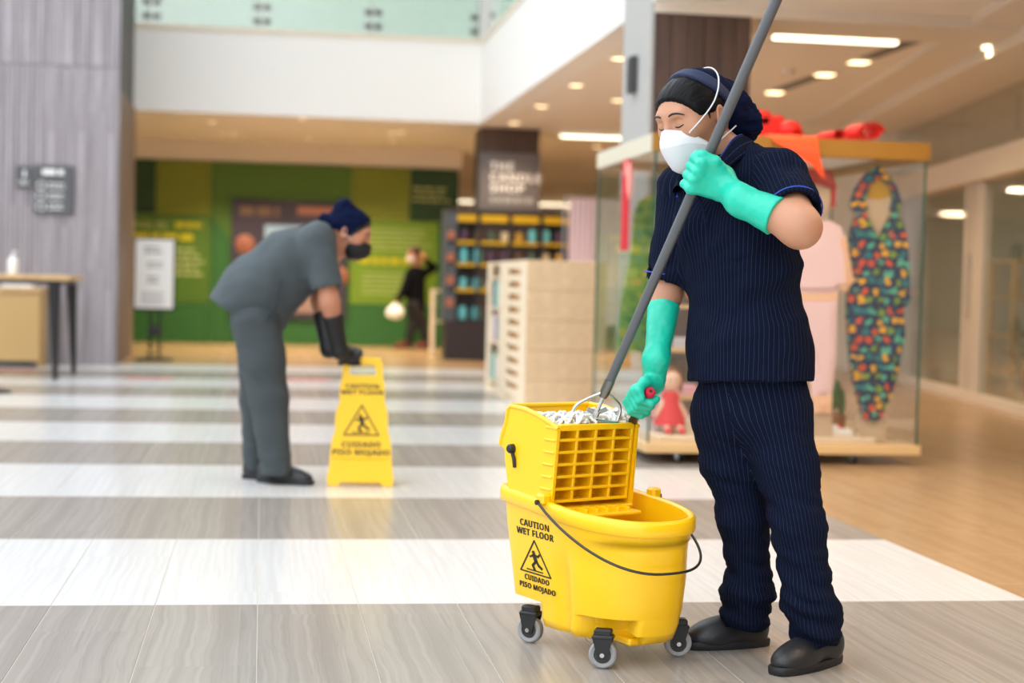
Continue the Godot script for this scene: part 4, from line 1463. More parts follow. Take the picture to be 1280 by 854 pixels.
	print_lines(sg, Vector2(t0.x, t0.y), Vector2(t1.x + 0.12, t1.y + 0.01), zs + 0.04, 1, mat("print_dim", c8(170, 168, 166), 0.6), 51, 0.8)
	# rack of pale garments behind the kiosk
	var g := thing("cloth_curtain", "pale pink and white curtain hanging beside the candle shop", "curtain", Vector3(3.95, 0, -19.3))
	var cols2 := [mat("cloth_pink", c8(238, 218, 226), 0.9), mat("cloth_white", c8(244, 240, 242), 0.9)]
	for i in 2:
		var rings := []
		for y in [0.5, 1.3, 2.02]:
			var ring := PackedVector3Array()
			for k in 25:
				ring.append(Vector3(-0.34 + i * 0.3 + k * 0.0135, y, 0.025 * sin(k * 1.3 + i)))
			rings.append(ring)
		var mb := MB.new()
		mb.loft(rings, false)
		obj("panel", mb, cols2[i], g)
	obj("rail", MB.new().tube([Vector3(-0.4, 2.03, 0), Vector3(0.4, 2.03, 0)], 0.014, 10), M.chrome, g)
	for s in [-0.4, 0.4]:
		obj("rail_post", MB.new().tube([Vector3(s, 0, 0), Vector3(s, 2.03, 0)], 0.014, 10), M.chrome, g)
	# stool beside the shelf
	var st := thing("pale_stand", "pale wooden side stand beside the candle shelf", "stand", Vector3(onz(551, 440, -21.5).x, 0, -21.5))
	for s in [-1, 1]:
		block("panel", Vector3(s * 0.12, 0.42, 0), Vector3(0.03, 0.84, 0.3), M.light_wood, st, 0.003)
	block("top", Vector3(0, 0.855, 0), Vector3(0.28, 0.03, 0.32), M.light_wood, st, 0.003)
	block("shelf", Vector3(0, 0.45, 0), Vector3(0.22, 0.02, 0.28), M.light_wood, st, 0.003)

func build_kiosk() -> void:
	var x0 := 2.03
	var x1 := 2.66
	var z0 := -12.55
	var z1 := -14.83
	var h := 1.165
	var k := thing("display_kiosk", "pale wooden kiosk cabinet with slots and shelves in its side", "kiosk", Vector3((x0 + x1) / 2, 0, (z0 + z1) / 2))
	var o := k.position
	var lw: Material = M.light_wood
	var kf := noisy("kiosk_front", c8(226, 194, 154), 0.06, 0.5, 0.03, 1.0)  # tan of the warm light on the front is put into this colour
	# front panel made of broad horizontal boards
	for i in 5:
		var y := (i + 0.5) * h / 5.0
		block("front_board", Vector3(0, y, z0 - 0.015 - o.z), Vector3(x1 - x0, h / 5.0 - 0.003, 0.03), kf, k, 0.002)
	block("right_panel", Vector3(x1 - 0.015 - o.x, h / 2, 0), Vector3(0.03, h, z0 - z1 - 0.06), lw, k, 0.002)
	block("back_panel", Vector3(0, h / 2, z1 + 0.015 - o.z), Vector3(x1 - x0, h, 0.03), lw, k, 0.002)
	block("top", Vector3(0.01, h - 0.012, 0), Vector3(x1 - x0 - 0.05, 0.024, z0 - z1 - 0.07), lw, k, 0.002)
	block("bottom", Vector3(0, 0.03, 0), Vector3(x1 - x0 - 0.04, 0.06, z0 - z1 - 0.08), lw, k, 0.002)
	# left side: a tower with ten slots, then an open bay with shelves
	var zs := [onx(634, x0), onx(650, x0)]                # the slots
	var za: float = zs[1]
	var zb: float = zs[0]
	var bay0: float = onx(625, x0)
	var bay1: float = onx(612, x0)
	var stile := func(u0: float, u1: float) -> void:
		block("stile", Vector3(x0 + 0.015 - o.x, h / 2, (u0 + u1) / 2 - o.z), Vector3(0.03, h, absf(u1 - u0)), lw, k, 0.002)
	stile.call(z0 - 0.03, za)
	stile.call(zb, bay0)
	stile.call(bay1, z1 + 0.03)
	var n := 10
	for i in n + 1:
		block("slot_rail", Vector3(x0 + 0.015 - o.x, 0.09 + i * (h - 0.13) / n, (za + zb) / 2 - o.z), Vector3(0.03, 0.058, absf(za - zb)), lw, k, 0.002)
	block("slot_back", Vector3(x0 + 0.06 - o.x, h / 2, (za + zb) / 2 - o.z), Vector3(0.02, h - 0.1, absf(za - zb) + 0.2), mat("slot_lit_oak", c8(222, 166, 98), 0.6), k, 0.002)  # slot back painted brighter orange, standing in for light on oak
	for y in [0.1, 0.45, 0.75, 1.02]:
		block("bay_shelf", Vector3(x0 + 0.12 - o.x, y, (bay0 + bay1) / 2 - o.z), Vector3(0.22, 0.02, absf(bay0 - bay1)), lw, k, 0.002)
	block("bay_back", Vector3(x0 + 0.24 - o.x, h / 2, (bay0 + bay1) / 2 - o.z), Vector3(0.02, h - 0.1, absf(bay0 - bay1) + 0.1), mat("bay_grey", c8(190, 186, 178), 0.7), k, 0.002)
	var colors := [["grey", c8(90, 92, 98)], ["green", c8(120, 168, 110)], ["pink", c8(214, 170, 176)], ["teal", c8(140, 190, 196)], ["white", c8(232, 230, 226)]]
	var j := 0
	for y in [0.11, 0.46, 0.76]:
		for i in 5:
			var c: Array = colors[(i * 2 + j) % 5]
			var zz := lerpf(bay0 - 0.03, bay1 + 0.03, (i + 0.5) / 5.0)
			var t := thing("boxed_book", "%s covered book standing on the %s shelf of the pale kiosk" % [c[0], ["bottom", "middle", "upper"][j]], "book", Vector3(x0 + 0.11, y, zz), 0.0, "books in the kiosk bay")
			block("cover", Vector3(0, 0.12, 0), Vector3(0.16, 0.24 - 0.02 * (i % 3), absf(bay0 - bay1) / 5.6), mat("book_%s_%d" % [c[0], j], c[1], 0.6), t, 0.003)
			block("pages", Vector3(0.004, 0.12, 0), Vector3(0.158, 0.243 - 0.02 * (i % 3), absf(bay0 - bay1) / 7.5), M.print_white, t, 0.001)
		j += 1

# z where the sight line through pixel column px at eye height meets the plane x
func onx(px_: float, x: float) -> float:
	var d := pix(px_, 346)
	return d.z * (x / d.x)


# ---------------------------------------------------------------- glass display case on casters
func build_case() -> void:
	var x0 := 2.10
	var x1 := 3.70
	var z0 := -8.78
	var z1 := -10.35
	var y0 := 0.062
	var y1 := 0.118
	var yt := 1.725
	var top := 1.825
	var c := thing("display_case", "wheeled glass display case with a gold topped roof and wooden base", "display case", Vector3((x0 + x1) / 2, 0, (z0 + z1) / 2))
	var o := c.position
	var w := x1 - x0
	var d := z0 - z1
	block("base_board", Vector3(0, (y0 + y1) / 2, 0), Vector3(w, y1 - y0, d), mat("pine", c8(222, 186, 132), 0.5), c, 0.005)
	block("base_pad", Vector3(-0.05, y1 + 0.014, -0.03), Vector3(w - 0.34, 0.028, d - 0.2), mat("pad_cream", c8(232, 214, 186), 0.6), c, 0.004)
	var gold := mat("gold_band", c8(160, 114, 40), 0.45)
	block("roof_front", Vector3(0, (yt + top) / 2, d / 2 - 0.02), Vector3(w, top - yt, 0.04), gold, c, 0.004)
	block("roof_back", Vector3(0, (yt + top) / 2, -d / 2 + 0.02), Vector3(w, top - yt, 0.04), gold, c, 0.004)
	for s in [-1, 1]:
		block("roof_side", Vector3(s * (w / 2 - 0.02), (yt + top) / 2, 0), Vector3(0.04, top - yt, d - 0.08), mat("pale_band", c8(214, 206, 184), 0.5) if s < 0 else gold, c, 0.004)
	block("roof_panel", Vector3(0, top - 0.03, 0), Vector3(w - 0.08, 0.03, d - 0.08), M.white_paint, c, 0.003)
	var gx := w / 2 - 0.02
	var gz := d / 2 - 0.02
	block("front_pane", Vector3(0, (y1 + yt) / 2, gz), Vector3(gx * 2 - 0.012, yt - y1, 0.01), M.clear_glass, c, 0.001)
	block("back_pane", Vector3(0, (y1 + yt) / 2, -gz), Vector3(gx * 2 - 0.012, yt - y1, 0.01), M.clear_glass, c, 0.001)
	for s in [-1, 1]:
		block("side_pane", Vector3(s * gx, (y1 + yt) / 2, 0), Vector3(0.01, yt - y1, gz * 2), M.clear_glass, c, 0.001)
		for t in [-1, 1]:
			block("pane_edge", Vector3(s * gx, (y1 + yt) / 2, t * gz), Vector3(0.012, yt - y1, 0.012), mat("edge_green", c8(60, 92, 76), 0.2), c, 0.002)
	# casters
	for p in [Vector3(2.324, 0, -8.9), Vector3(3.346, 0, -8.9), Vector3(2.324, 0, -10.2), Vector3(3.346, 0, -10.2)]:
		var k := thing_part("caster", c, p - o, 0.5)
		obj("tyre", MB.new().lathe([Vector2(0.0, -0.012), Vector2(0.022, -0.012), Vector2(0.026, -0.006), Vector2(0.026, 0.006), Vector2(0.022, 0.012), Vector2(0, 0.012)], 18, Transform3D(Basis(Vector3.FORWARD, PI / 2), Vector3(0, 0.026, 0))), M.black_plastic, k)
		var f := MB.new()
		for s in [-1, 1]:
			f.box(Vector3(s * 0.017, 0.038, 0), Vector3(0.004, 0.04, 0.026), 0.001)
		f.box(Vector3(0, 0.057, 0), Vector3(0.05, 0.01, 0.05), 0.002)
		obj("fork", f, M.chrome, k)

	# red ribbon bow on the roof, its tail hanging over the front
	var red := mat("ribbon_red", c8(226, 38, 24), 0.55)
	red.backlight_enabled = true
	red.backlight = c8(120, 20, 8)
	var bow := thing("ribbon_bow", "big red ribbon bow lying on the display case roof", "bow", Vector3(3.05, top, -9.0))
	var orange := mat("ribbon_orange", c8(250, 84, 30), 0.55)
	orange.backlight_enabled = true
	orange.backlight = c8(140, 40, 10)
	# rolled loops of ribbon
	for l in [[0.33, 0.062, 0.05, 0.26], [0.14, 0.034, 0.06, 0.3], [-0.1, 0.03, 0.03, 0.3]]:
		var rings := []
		for i in 41:
			var a := TAU * 1.75 * i / 40.0
			var r: float = l[1] * (1.0 - 0.5 * i / 40.0)
			var ring := PackedVector3Array()
			for k in 2:
				ring.append(Vector3(l[0] + r * 1.35 * cos(a) - 0.03 * k, l[1] + r * sin(a) * 0.96, l[2] + 0.08 - l[3] * k * 0.6))
			rings.append(ring)
		obj("loop", MB.new().loft(rings, false), red, bow)
	obj("flat_band", MB.new().box(Vector3(0.05, 0.02, 0.0), Vector3(0.62, 0.006, 0.13), 0.002, Basis(Vector3.BACK, 0.03)), red, bow)
	obj("knot", MB.new().ball(Vector3(-0.12, 0.06, 0.05), Vector3(0.07, 0.055, 0.05)), red, bow)
	for l in [[-0.3, 0.12, 0.1], [-0.22, 0.085, 0.12]]:
		obj("upright_fold", MB.new().box(Vector3(l[0], l[1], -0.02), Vector3(0.16, l[2], 0.1), 0.02), red, bow)
	# tail: a strip that runs over the edge and ends in a point
	var tail := []
	var tp := [[[926, 172], [985, 170], 0.0], [[955, 171], [1022, 170], 0.16], [[970, 178], [1022, 180], 0.24], [[992, 190], [1025, 196], 0.245], [[1016, 208], [1029, 212], 0.248], [[1028, 222], [1031, 224], 0.25]]
	for r in tp:
		var ring := PackedVector3Array()
		for e in 2:
			var z: float = -8.98 + float(r[2])
			var q := onz(r[e][0], r[e][1], z)
			if r[2] < 0.2: q.y = top + 0.02
			ring.append(q - bow.position)
		rings_add(tail, ring)
	obj("tail", MB.new().loft(tail, false), orange, bow)

	# red scarf hung in the left side of the case
	var sc := thing("red_scarf", "red ribbon with a pink bow hung on the case's left pane", "ribbon", Vector3(2.108, 1.2, onx(779, 2.108)))
	obj("band", MB.new().box(Vector3(0.0, 0.27, 0.0), Vector3(0.012, 0.56, 0.16), 0.004), mat("scarf_red", c8(206, 26, 38), 0.6), sc)
	obj("knot", MB.new().ball(Vector3(0.01, 0.47, 0.02), Vector3(0.02, 0.09, 0.07)), mat("scarf_pink", c8(238, 150, 138), 0.6), sc)
	obj("loop", MB.new().ball(Vector3(0.005, 0.40, 0.07), Vector3(0.015, 0.12, 0.035)), M.scarf_pink, sc)
	block("hook", Vector3(0, 0.555, 0), Vector3(0.01, 0.02, 0.03), M.chrome, sc)

	build_case_clothes(top)
	build_case_toys(y1)

func rings_add(a: Array, r: PackedVector3Array) -> void:
	a.append(r)

func print_texture(called: String, ground: Color, cols: Array, seed_: int, size: int, n: int) -> StandardMaterial3D:
	# small animal like blots in rows on a plain cloth
	var rng := RandomNumberGenerator.new()
	rng.seed = seed_
	var im := Image.create(size, size, false, Image.FORMAT_RGB8)
	im.fill(ground)
	var step := size / n
	if n < 1: return null
	for r in n:
		for q in n:
			var c: Color = cols[(q + r * 2 + rng.randi() % 2) % cols.size()]
			var cx := posmod(int((q + 0.5 + (0.5 if r % 2 else 0.0)) * step) + rng.randi_range(-step / 5, step / 5), size)
			var cy := int((r + 0.5) * step) + rng.randi_range(-step / 6, step / 6)
			for k in 5:
				var bx := cx + rng.randi_range(-step / 4, step / 4)
				var by := cy + rng.randi_range(-step / 4, step / 4)
				var rx := rng.randi_range(step / 7, step / 3)
				var ry := rng.randi_range(step / 9, step / 4)
				for y in range(-ry, ry + 1):
					for x in range(-rx, rx + 1):
						if float(x * x) / (rx * rx) + float(y * y) / (ry * ry) <= 1.0:
							im.set_pixel(posmod(bx + x, size), posmod(by + y, size), c)
	var m := mat(called, Color.WHITE, 0.9)
	m.albedo_texture = tex(im)
	m.uv1_triplanar = true
	return m

# a garment cut from a flat outline and padded: px outline at depth plane z, thickness
func padded(outline_px: Array, z: float, base: Vector3, thick: float) -> MB:
	var mb := MB.new(base)
	var pts := []
	var mid := Vector2.ZERO
	for p in outline_px:
		var q := onz(p[0], p[1], z)
		pts.append(Vector2(q.x, q.y))
	var poly := PackedVector2Array(pts)
	if Geometry2D.is_polygon_clockwise(poly): poly.reverse()
	var inner: Array = Geometry2D.offset_polygon(poly, -thick * 0.45, Geometry2D.JOIN_ROUND)
	mb.prism(poly, thick * 0.5, Transform3D(Basis(), Vector3(0, 0, z - thick * 0.25)))
	for p: PackedVector2Array in inner:
		if p.size() > 3 and not Geometry2D.is_polygon_clockwise(p):
			mb.prism(p, thick, Transform3D(Basis(), Vector3(0, 0, z - thick * 0.5)))
	return mb

func build_case_clothes(top: float) -> void:
	var z := -8.93
	var dino := print_texture("dino_cloth", c8(38, 52, 82), [c8(222, 84, 44), c8(84, 180, 150), c8(234, 174, 40), c8(122, 156, 58), c8(34, 122, 130)], 5, 512, 8)
	dino.uv1_scale = Vector3.ONE * 2.3
	var b := onz(1090, 525, z)
	var g := thing("hooded_onesie", "navy hooded sleepsuit with colourful animal print on a cut-out figure", "sleepsuit", b)
	# body and legs, one cloth; hood as a ring round the face
	obj("suit", padded([[1068, 270], [1080, 266], [1097, 300], [1113, 266], [1122, 268], [1131, 290], [1135, 330], [1137, 372], [1133, 382], [1127, 378], [1130, 420], [1118, 480], [1100, 523], [1090, 528], [1078, 523], [1064, 470], [1058, 400], [1060, 330], [1062, 290]], z, b, 0.09), dino, g)
	obj("sleeve", padded([[1118, 274], [1128, 276], [1133, 300], [1137, 372], [1131, 384], [1125, 376], [1120, 320]], z + 0.03, b, 0.08), dino, g)
	var hood := padded([[1070, 268], [1062, 256], [1068, 236], [1080, 218], [1098, 206], [1108, 216], [1120, 234], [1126, 252], [1122, 268], [1112, 262], [1116, 250], [1111, 232], [1098, 222], [1086, 232], [1080, 250], [1084, 262]], z, b, 0.07)
	obj("hood", hood, dino, g)
	var head := padded([[1080, 268], [1078, 250], [1085, 230], [1098, 220], [1112, 232], [1118, 250], [1114, 268], [1098, 304]], z - 0.028, b, 0.03)
	obj("face_board", head, mat("board_beige", c8(196, 172, 142), 0.7), g)
	obj("fringe", padded([[1080, 246], [1086, 230], [1098, 221], [1111, 232], [1116, 244], [1098, 250]], z - 0.016, b, 0.02), mat("fringe_gold", c8(198, 150, 30), 0.7), g)
	obj("zip", MB.new(b).box((onz(1095, 290, z) + onz(1091, 520, z)) / 2 + Vector3(0, 0, 0.046), Vector3(0.006, 0.9, 0.004)), M.dark_grey, g)
	obj("stand_board", padded([[1072, 520], [1108, 520], [1106, 556], [1074, 556]], z - 0.02, b, 0.04), M.board_beige, g)

	var p := onz(1030, 545, z)
	var q := thing("pink_pyjamas", "pale pink pyjama set on a red haired cut-out figure", "pyjamas", p)
	obj("top_garment", padded([[992, 285], [1010, 276], [1036, 276], [1050, 284], [1060, 320], [1065, 352], [1055, 366], [1048, 360], [1044, 368], [992, 368], [986, 330]], z, p, 0.08), mat("pyjama_pink", c8(238, 206, 204), 0.9), q)
	obj("waistband", padded([[992, 366], [1045, 366], [1046, 376], [992, 376]], z, p, 0.085), mat("pyjama_peach", c8(240, 196, 158), 0.9), q)
	obj("cuff", padded([[1046, 300], [1056, 296], [1066, 352], [1054, 366], [1047, 358]], z + 0.012, p, 0.07), M.pyjama_peach, q)
	obj("trousers", padded([[992, 374], [1045, 374], [1044, 440], [1038, 496], [1016, 496], [1012, 440], [996, 440]], z, p, 0.07), M.pyjama_pink, q)
	obj("ankle_cuff", padded([[1016, 494], [1039, 494], [1038, 516], [1018, 516]], z, p, 0.075), M.pyjama_peach, q)
	obj("face_board", padded([[1000, 224], [1038, 224], [1040, 252], [1030, 272], [1010, 277], [998, 262]], z - 0.02, p, 0.03), M.board_beige, q)
	obj("hair", padded([[996, 270], [994, 236], [1006, 214], [1022, 208], [1038, 214], [1045, 232], [1044, 256], [1039, 262], [1039, 236], [1020, 230], [1004, 234], [1000, 262]], z, p, 0.04), mat("hair_red", c8(176, 44, 30), 0.7), q)
	obj("stand_board", padded([[1014, 514], [1040, 514], [1040, 556], [1014, 556]], z - 0.02, p, 0.03), M.board_beige, q)

	var gz := -9.95
	var gb := onz(790, 520, gz)
	var green := print_texture("leaf_cloth", c8(126, 170, 74), [c8(80, 140, 60), c8(180, 200, 90), c8(60, 120, 80), c8(206, 190, 70), c8(110, 170, 130)], 9, 512, 8)
	green.uv1_scale = Vector3.ONE * 1.6
	var gg := thing("leaf_print_onesie", "green leaf print sleepsuit hanging at the case's side", "sleepsuit", gb)
	obj("suit", padded([[798, 252], [812, 244], [834, 246], [838, 300], [830, 420], [822, 470], [806, 470], [800, 440], [786, 440], [770, 450], [776, 380], [788, 320], [792, 270]], gz, gb, 0.09), green, gg)
	obj("cuff", padded([[770, 446], [786, 440], [788, 460], [772, 462]], gz, gb, 0.08), mat("cuff_ochre", c8(206, 140, 50), 0.9), gg)
	obj("hanger", MB.new(gb).tube([onz(800, 255, gz), onz(815, 244, gz), onz(832, 250, gz)], 0.008, 8), M.oak, gg)
	obj("hook", MB.new(gb).tube([onz(815, 244, gz), onz(815, 205, gz)], 0.004, 8), M.chrome, gg)
	obj("foot_rod", MB.new(gb).tube([onz(806, 460, gz), Vector3(onz(806, 460, gz).x, 0.146, gz)], 0.008, 8), M.oak, gg)

func build_case_toys(y1: float) -> void:
	var fy := y1 + 0.028
	var put := func(px_: float, z: float) -> Vector3:
		return Vector3(onz(px_, 500, z).x, fy, z)
	# wooden shelf ladder inside the case
	var lad := thing("toy_shelf", "slim pine shelf with small goods inside the display case", "shelf", put.call(856, -9.55))
	for s in [-1, 1]:
		block("post", Vector3(s * 0.17, 0.42, 0), Vector3(0.035, 0.84, 0.035), M.pine, lad, 0.003)
	for y in [0.18, 0.46, 0.72]:
		block("shelf_board", Vector3(0, y, 0.04), Vector3(0.37, 0.02, 0.2), M.pine, lad, 0.003)
	block("orange_tag", Vector3(0.05, 0.82, 0.02), Vector3(0.12, 0.1, 0.01), mat("tag_orange", c8(230, 140, 40), 0.6), lad, 0.002)
	# folded clothes
	var cl := [[848, -9.55, 0.19, "pink", c8(232, 184, 196), "on the lower pine shelf"], [862, -9.55, 0.47, "grey", c8(206, 200, 200), "on the middle pine shelf"], [824, -9.3, 0.0, "white", c8(232, 228, 226), "at the bottom of a pile"], [823, -9.3, 0.07, "rose", c8(226, 188, 190), "in the middle of a pile"], [825, -9.3, 0.14, "grey", c8(210, 206, 204), "on top of a pile"]]
	for f in cl:
		var t := thing("folded_garment", "folded %s garment lying %s in the display case" % [f[3], f[5]], "clothes", put.call(f[0], f[1]) + Vector3(0, f[2], 0.0), 0.1)
		var m := mat("garment_%s_%d" % [f[3], int(f[2] * 100)], f[4], 0.9)
		for k in 3:
			block("fold", Vector3(0, 0.011 + 0.021 * k, 0), Vector3(0.2 - 0.008 * k, 0.02, 0.16), m, t, 0.008)
	# doll in a red dress
	doll(put.call(838, -9.12), "small doll in a red dress sitting in the display case", mat("doll_red", c8(214, 40, 52), 0.7), mat("doll_hair", c8(140, 90, 50), 0.8))
	# shoes and a pink box under the clothes
	for s in [[1052, "white baby shoe with a red tuft"], [1090, "white baby shoe beside the red tufted one"]]:
		var t := thing("baby_shoe", s[1], "shoe", put.call(s[0], -9.0))
		var sm := nets([bone(Vector3(-0.045, 0.024, 0), Vector3(0.05, 0.02, 0), 0.026, 0.024, 0.02), bone(Vector3(-0.04, 0.03, 0), Vector3(-0.035, 0.05, 0), 0.022, 0.02, 0.02)], 0.008, [Plane(Vector3.DOWN, 0.0)])
		obj("upper", skin_mesh([sm], Vector3.ZERO), M.white_paint, t)
		obj("sole", MB.new().box(Vector3(0.002, 0.006, 0), Vector3(0.15, 0.012, 0.056), 0.005), M.pad_cream, t)
		obj("tuft", MB.new().ball(Vector3(-0.01, 0.056, 0), Vector3(0.02, 0.014, 0.018), 10, 6), mat("tuft_" + str(s[0]), c8(220, 60, 30) if s[0] == 1052 else c8(186, 110, 80), 0.8), t)
	var bx := thing("pink_gift_box", "pink patterned box beneath the pink pyjamas", "box", put.call(1014, -9.06))
	block("body", Vector3(0, 0.07, 0), Vector3(0.17, 0.14, 0.14), mat("box_pink", c8(232, 176, 180), 0.8), bx, 0.006)
	block("lid", Vector3(0, 0.148, 0), Vector3(0.18, 0.025, 0.15), mat("box_lid", c8(236, 196, 196), 0.8), bx, 0.004)
	var ct := thing("cactus_toy", "small green toy plant in a brown pot behind the pyjamas", "toy", put.call(1046, -9.35))
	obj("pot", MB.new().lathe([Vector2(0, 0), Vector2(0.05, 0), Vector2(0.06, 0.1), Vector2(0.05, 0.1), Vector2(0, 0.09)], 14), mat("pot_brown", c8(150, 96, 52), 0.8), ct)
	for k in 3:
		obj("stem", MB.new().ball(Vector3(-0.03 + 0.03 * k, 0.17 + 0.05 * (k % 2), 0), Vector3(0.024, 0.09, 0.024), 10, 7), mat("toy_green_%d" % k, c8(70, 110, 50), 0.8), ct)

func doll(p: Vector3, label: String, dress: Material, hair: Material) -> void:
	var t := thing("rag_doll", label, "doll", p)
	var skin := mat("doll_skin", c8(232, 190, 166), 0.8)
	var body := [bone(Vector3(0, 0.05, 0.0), Vector3(0, 0.2, 0), 0.045, 0.035, 0.03), egg(Vector3(0, 0.30, 0.01), Vector3(0.055, 0.06, 0.05)),
		bone(Vector3(-0.03, 0.2, 0), Vector3(-0.09, 0.1, 0.03), 0.018, 0.014), bone(Vector3(0.03, 0.2, 0), Vector3(0.09, 0.1, 0.03), 0.018, 0.014),
		bone(Vector3(-0.025, 0.04, 0), Vector3(-0.04, 0.03, 0.12), 0.022, 0.018), bone(Vector3(0.025, 0.04, 0), Vector3(0.04, 0.03, 0.12), 0.022, 0.018)]
	obj("body", skin_mesh([nets(body, 0.012)], Vector3.ZERO), skin, t)
	obj("dress", MB.new().lathe([Vector2(0.095, 0.045), Vector2(0.085, 0.09), Vector2(0.055, 0.16), Vector2(0.05, 0.22), Vector2(0.02, 0.245)], 18), dress, t)
	obj("hair", skin_mesh([nets([egg(Vector3(0, 0.315, -0.012), Vector3(0.064, 0.062, 0.056)), bone(Vector3(-0.055, 0.3, -0.01), Vector3(-0.06, 0.24, 0), 0.018, 0.012), bone(Vector3(0.055, 0.3, -0.01), Vector3(0.06, 0.24, 0), 0.018, 0.012)], 0.012)], Vector3.ZERO), hair, t)
	for s in [-1, 1]:
		obj("shoe", MB.new().ball(Vector3(s * 0.04, 0.022, 0.135), Vector3(0.02, 0.022, 0.032), 10, 6), dress, t)
		obj("eye", MB.new().ball(Vector3(s * 0.02, 0.305, 0.057), Vector3(0.005, 0.006, 0.004), 8, 5), M.ink, t)


# ---------------------------------------------------------------- people
func shot(p: Vector3) -> Vector2:
	var q := cam_basis.inverse() * (p - EYE)
	return Vector2(640.0 + FPX * q.x / -q.z, 427.0 - FPX * q.y / -q.z)
func pole_near(py: float) -> Vector3:
	var best := pole_at(0)
	for i in 1001:
		var p := pole_at(i / 1000.0)
		if absf(shot(p).y - py) < absf(shot(best).y - py):
			best = p
	return best
# a fist closed round a bar. a: along the bar towards the thumb; u: from the bar to the palm; w: from the wrist to the knuckles
func grip(g: Vector3, a: Vector3, u: Vector3, w: Vector3, bar: float, wrist: Vector3, size := 1.0, fat := 1.0) -> Array:
	var out := []
	var rf := 0.0098 * size * fat
	var lens := [0.95, 1.0, 0.97, 0.86]
	var base := g + u * (bar + 0.017 * size) - w * 0.048 * size
	for i in 4:
		var o := (1.5 - i) * 0.0222 * size
		var l: float = lens[i]
		var pt := func(deg: float, r: float) -> Vector3:
			var t := deg_to_rad(deg)
			return g + a * o + (u * cos(t) + w * sin(t)) * (bar + r * size)
		var k: Vector3 = pt.call(38.0, 0.023)
		var p1: Vector3 = pt.call(92.0 * l + 6.0, 0.0185)
		var p2: Vector3 = pt.call(165.0 * l, 0.0105)
		var p3: Vector3 = pt.call(226.0 * l, 0.0105)
		out.append(bone(k, p1, rf * 1.1, rf * 1.03, 0.0025))
		out.append(bone(p1, p2, rf * 1.03, rf * 0.95, 0.0025))
		out.append(bone(p2, p3, rf * 0.95, rf * 0.82, 0.0025))
		out.append(bone(base + a * o * 0.75, k, 0.0150 * size * fat, 0.0110 * size * fat, 0.012))
	out.append(bone(wrist, base, 0.027 * size * fat, 0.024 * size * fat, 0.025, a, 1.22))
	var t0 := base + a * 0.024 * size + w * 0.004
	var t1 := g + a * 0.047 * size + u * (bar + 0.020 * size) - w * 0.006 * size
	var t2 := g + a * 0.051 * size + u * (bar + 0.006 * size) + w * 0.024 * size
	var t3 := g + a * 0.046 * size - u * (bar * 0.2) + w * (bar + 0.014) * size
	out.append(bone(t0, t1, 0.0155 * size * fat, 0.0128 * size * fat, 0.012))
	out.append(bone(t1, t2, 0.0122 * size * fat, 0.0108 * size * fat, 0.005))
	out.append(bone(t2, t3, 0.0106 * size * fat, 0.0088 * size * fat, 0.005))
	return out

func fold_noise(seed_: int) -> FastNoiseLite:
	var n := FastNoiseLite.new()
	n.seed = seed_
	n.frequency = 1.0
	n.fractal_octaves = 2
	return n
func turn_about(p: Vector3, c: Vector3, axis: Vector3, front: Vector3) -> float:
	var q := p - c
	q -= axis * q.dot(axis)
	return atan2(q.dot(axis.cross(front)), q.dot(front))
func near_turn(a: float, ref: float) -> float:
	return ref + wrapf(a - ref, -PI, PI)
func seg_t(p: Vector3, a: Vector3, b: Vector3) -> float:
	return clampf((p - a).dot(b - a) / (b - a).length_squared(), 0.0, 1.0)

func pinstripe() -> StandardMaterial3D:
	var rng := RandomNumberGenerator.new()
	rng.seed = 3
	var im := Image.create(256, 256, false, Image.FORMAT_RGB8)
	var ground := c8(16, 21, 38)
	var line := c8(72, 90, 126)
	for y in 256:
		for x in 256:
			var g := ground * rng.randf_range(0.85, 1.15)
			var d := absf(fposmod(x, 64.0) - 32.0)
			var s := clampf(1.0 - d / 4.2, 0.0, 1.0) * (0.75 if (y / 3) % 2 == 0 else 0.42)
			im.set_pixel(x, y, Color(g.r, g.g, g.b).lerp(line, s))
	var m := mat("pinstripe_cloth", Color.WHITE, 0.85)
	m.albedo_texture = tex(im)
	return m

const STRIPE := 0.0108

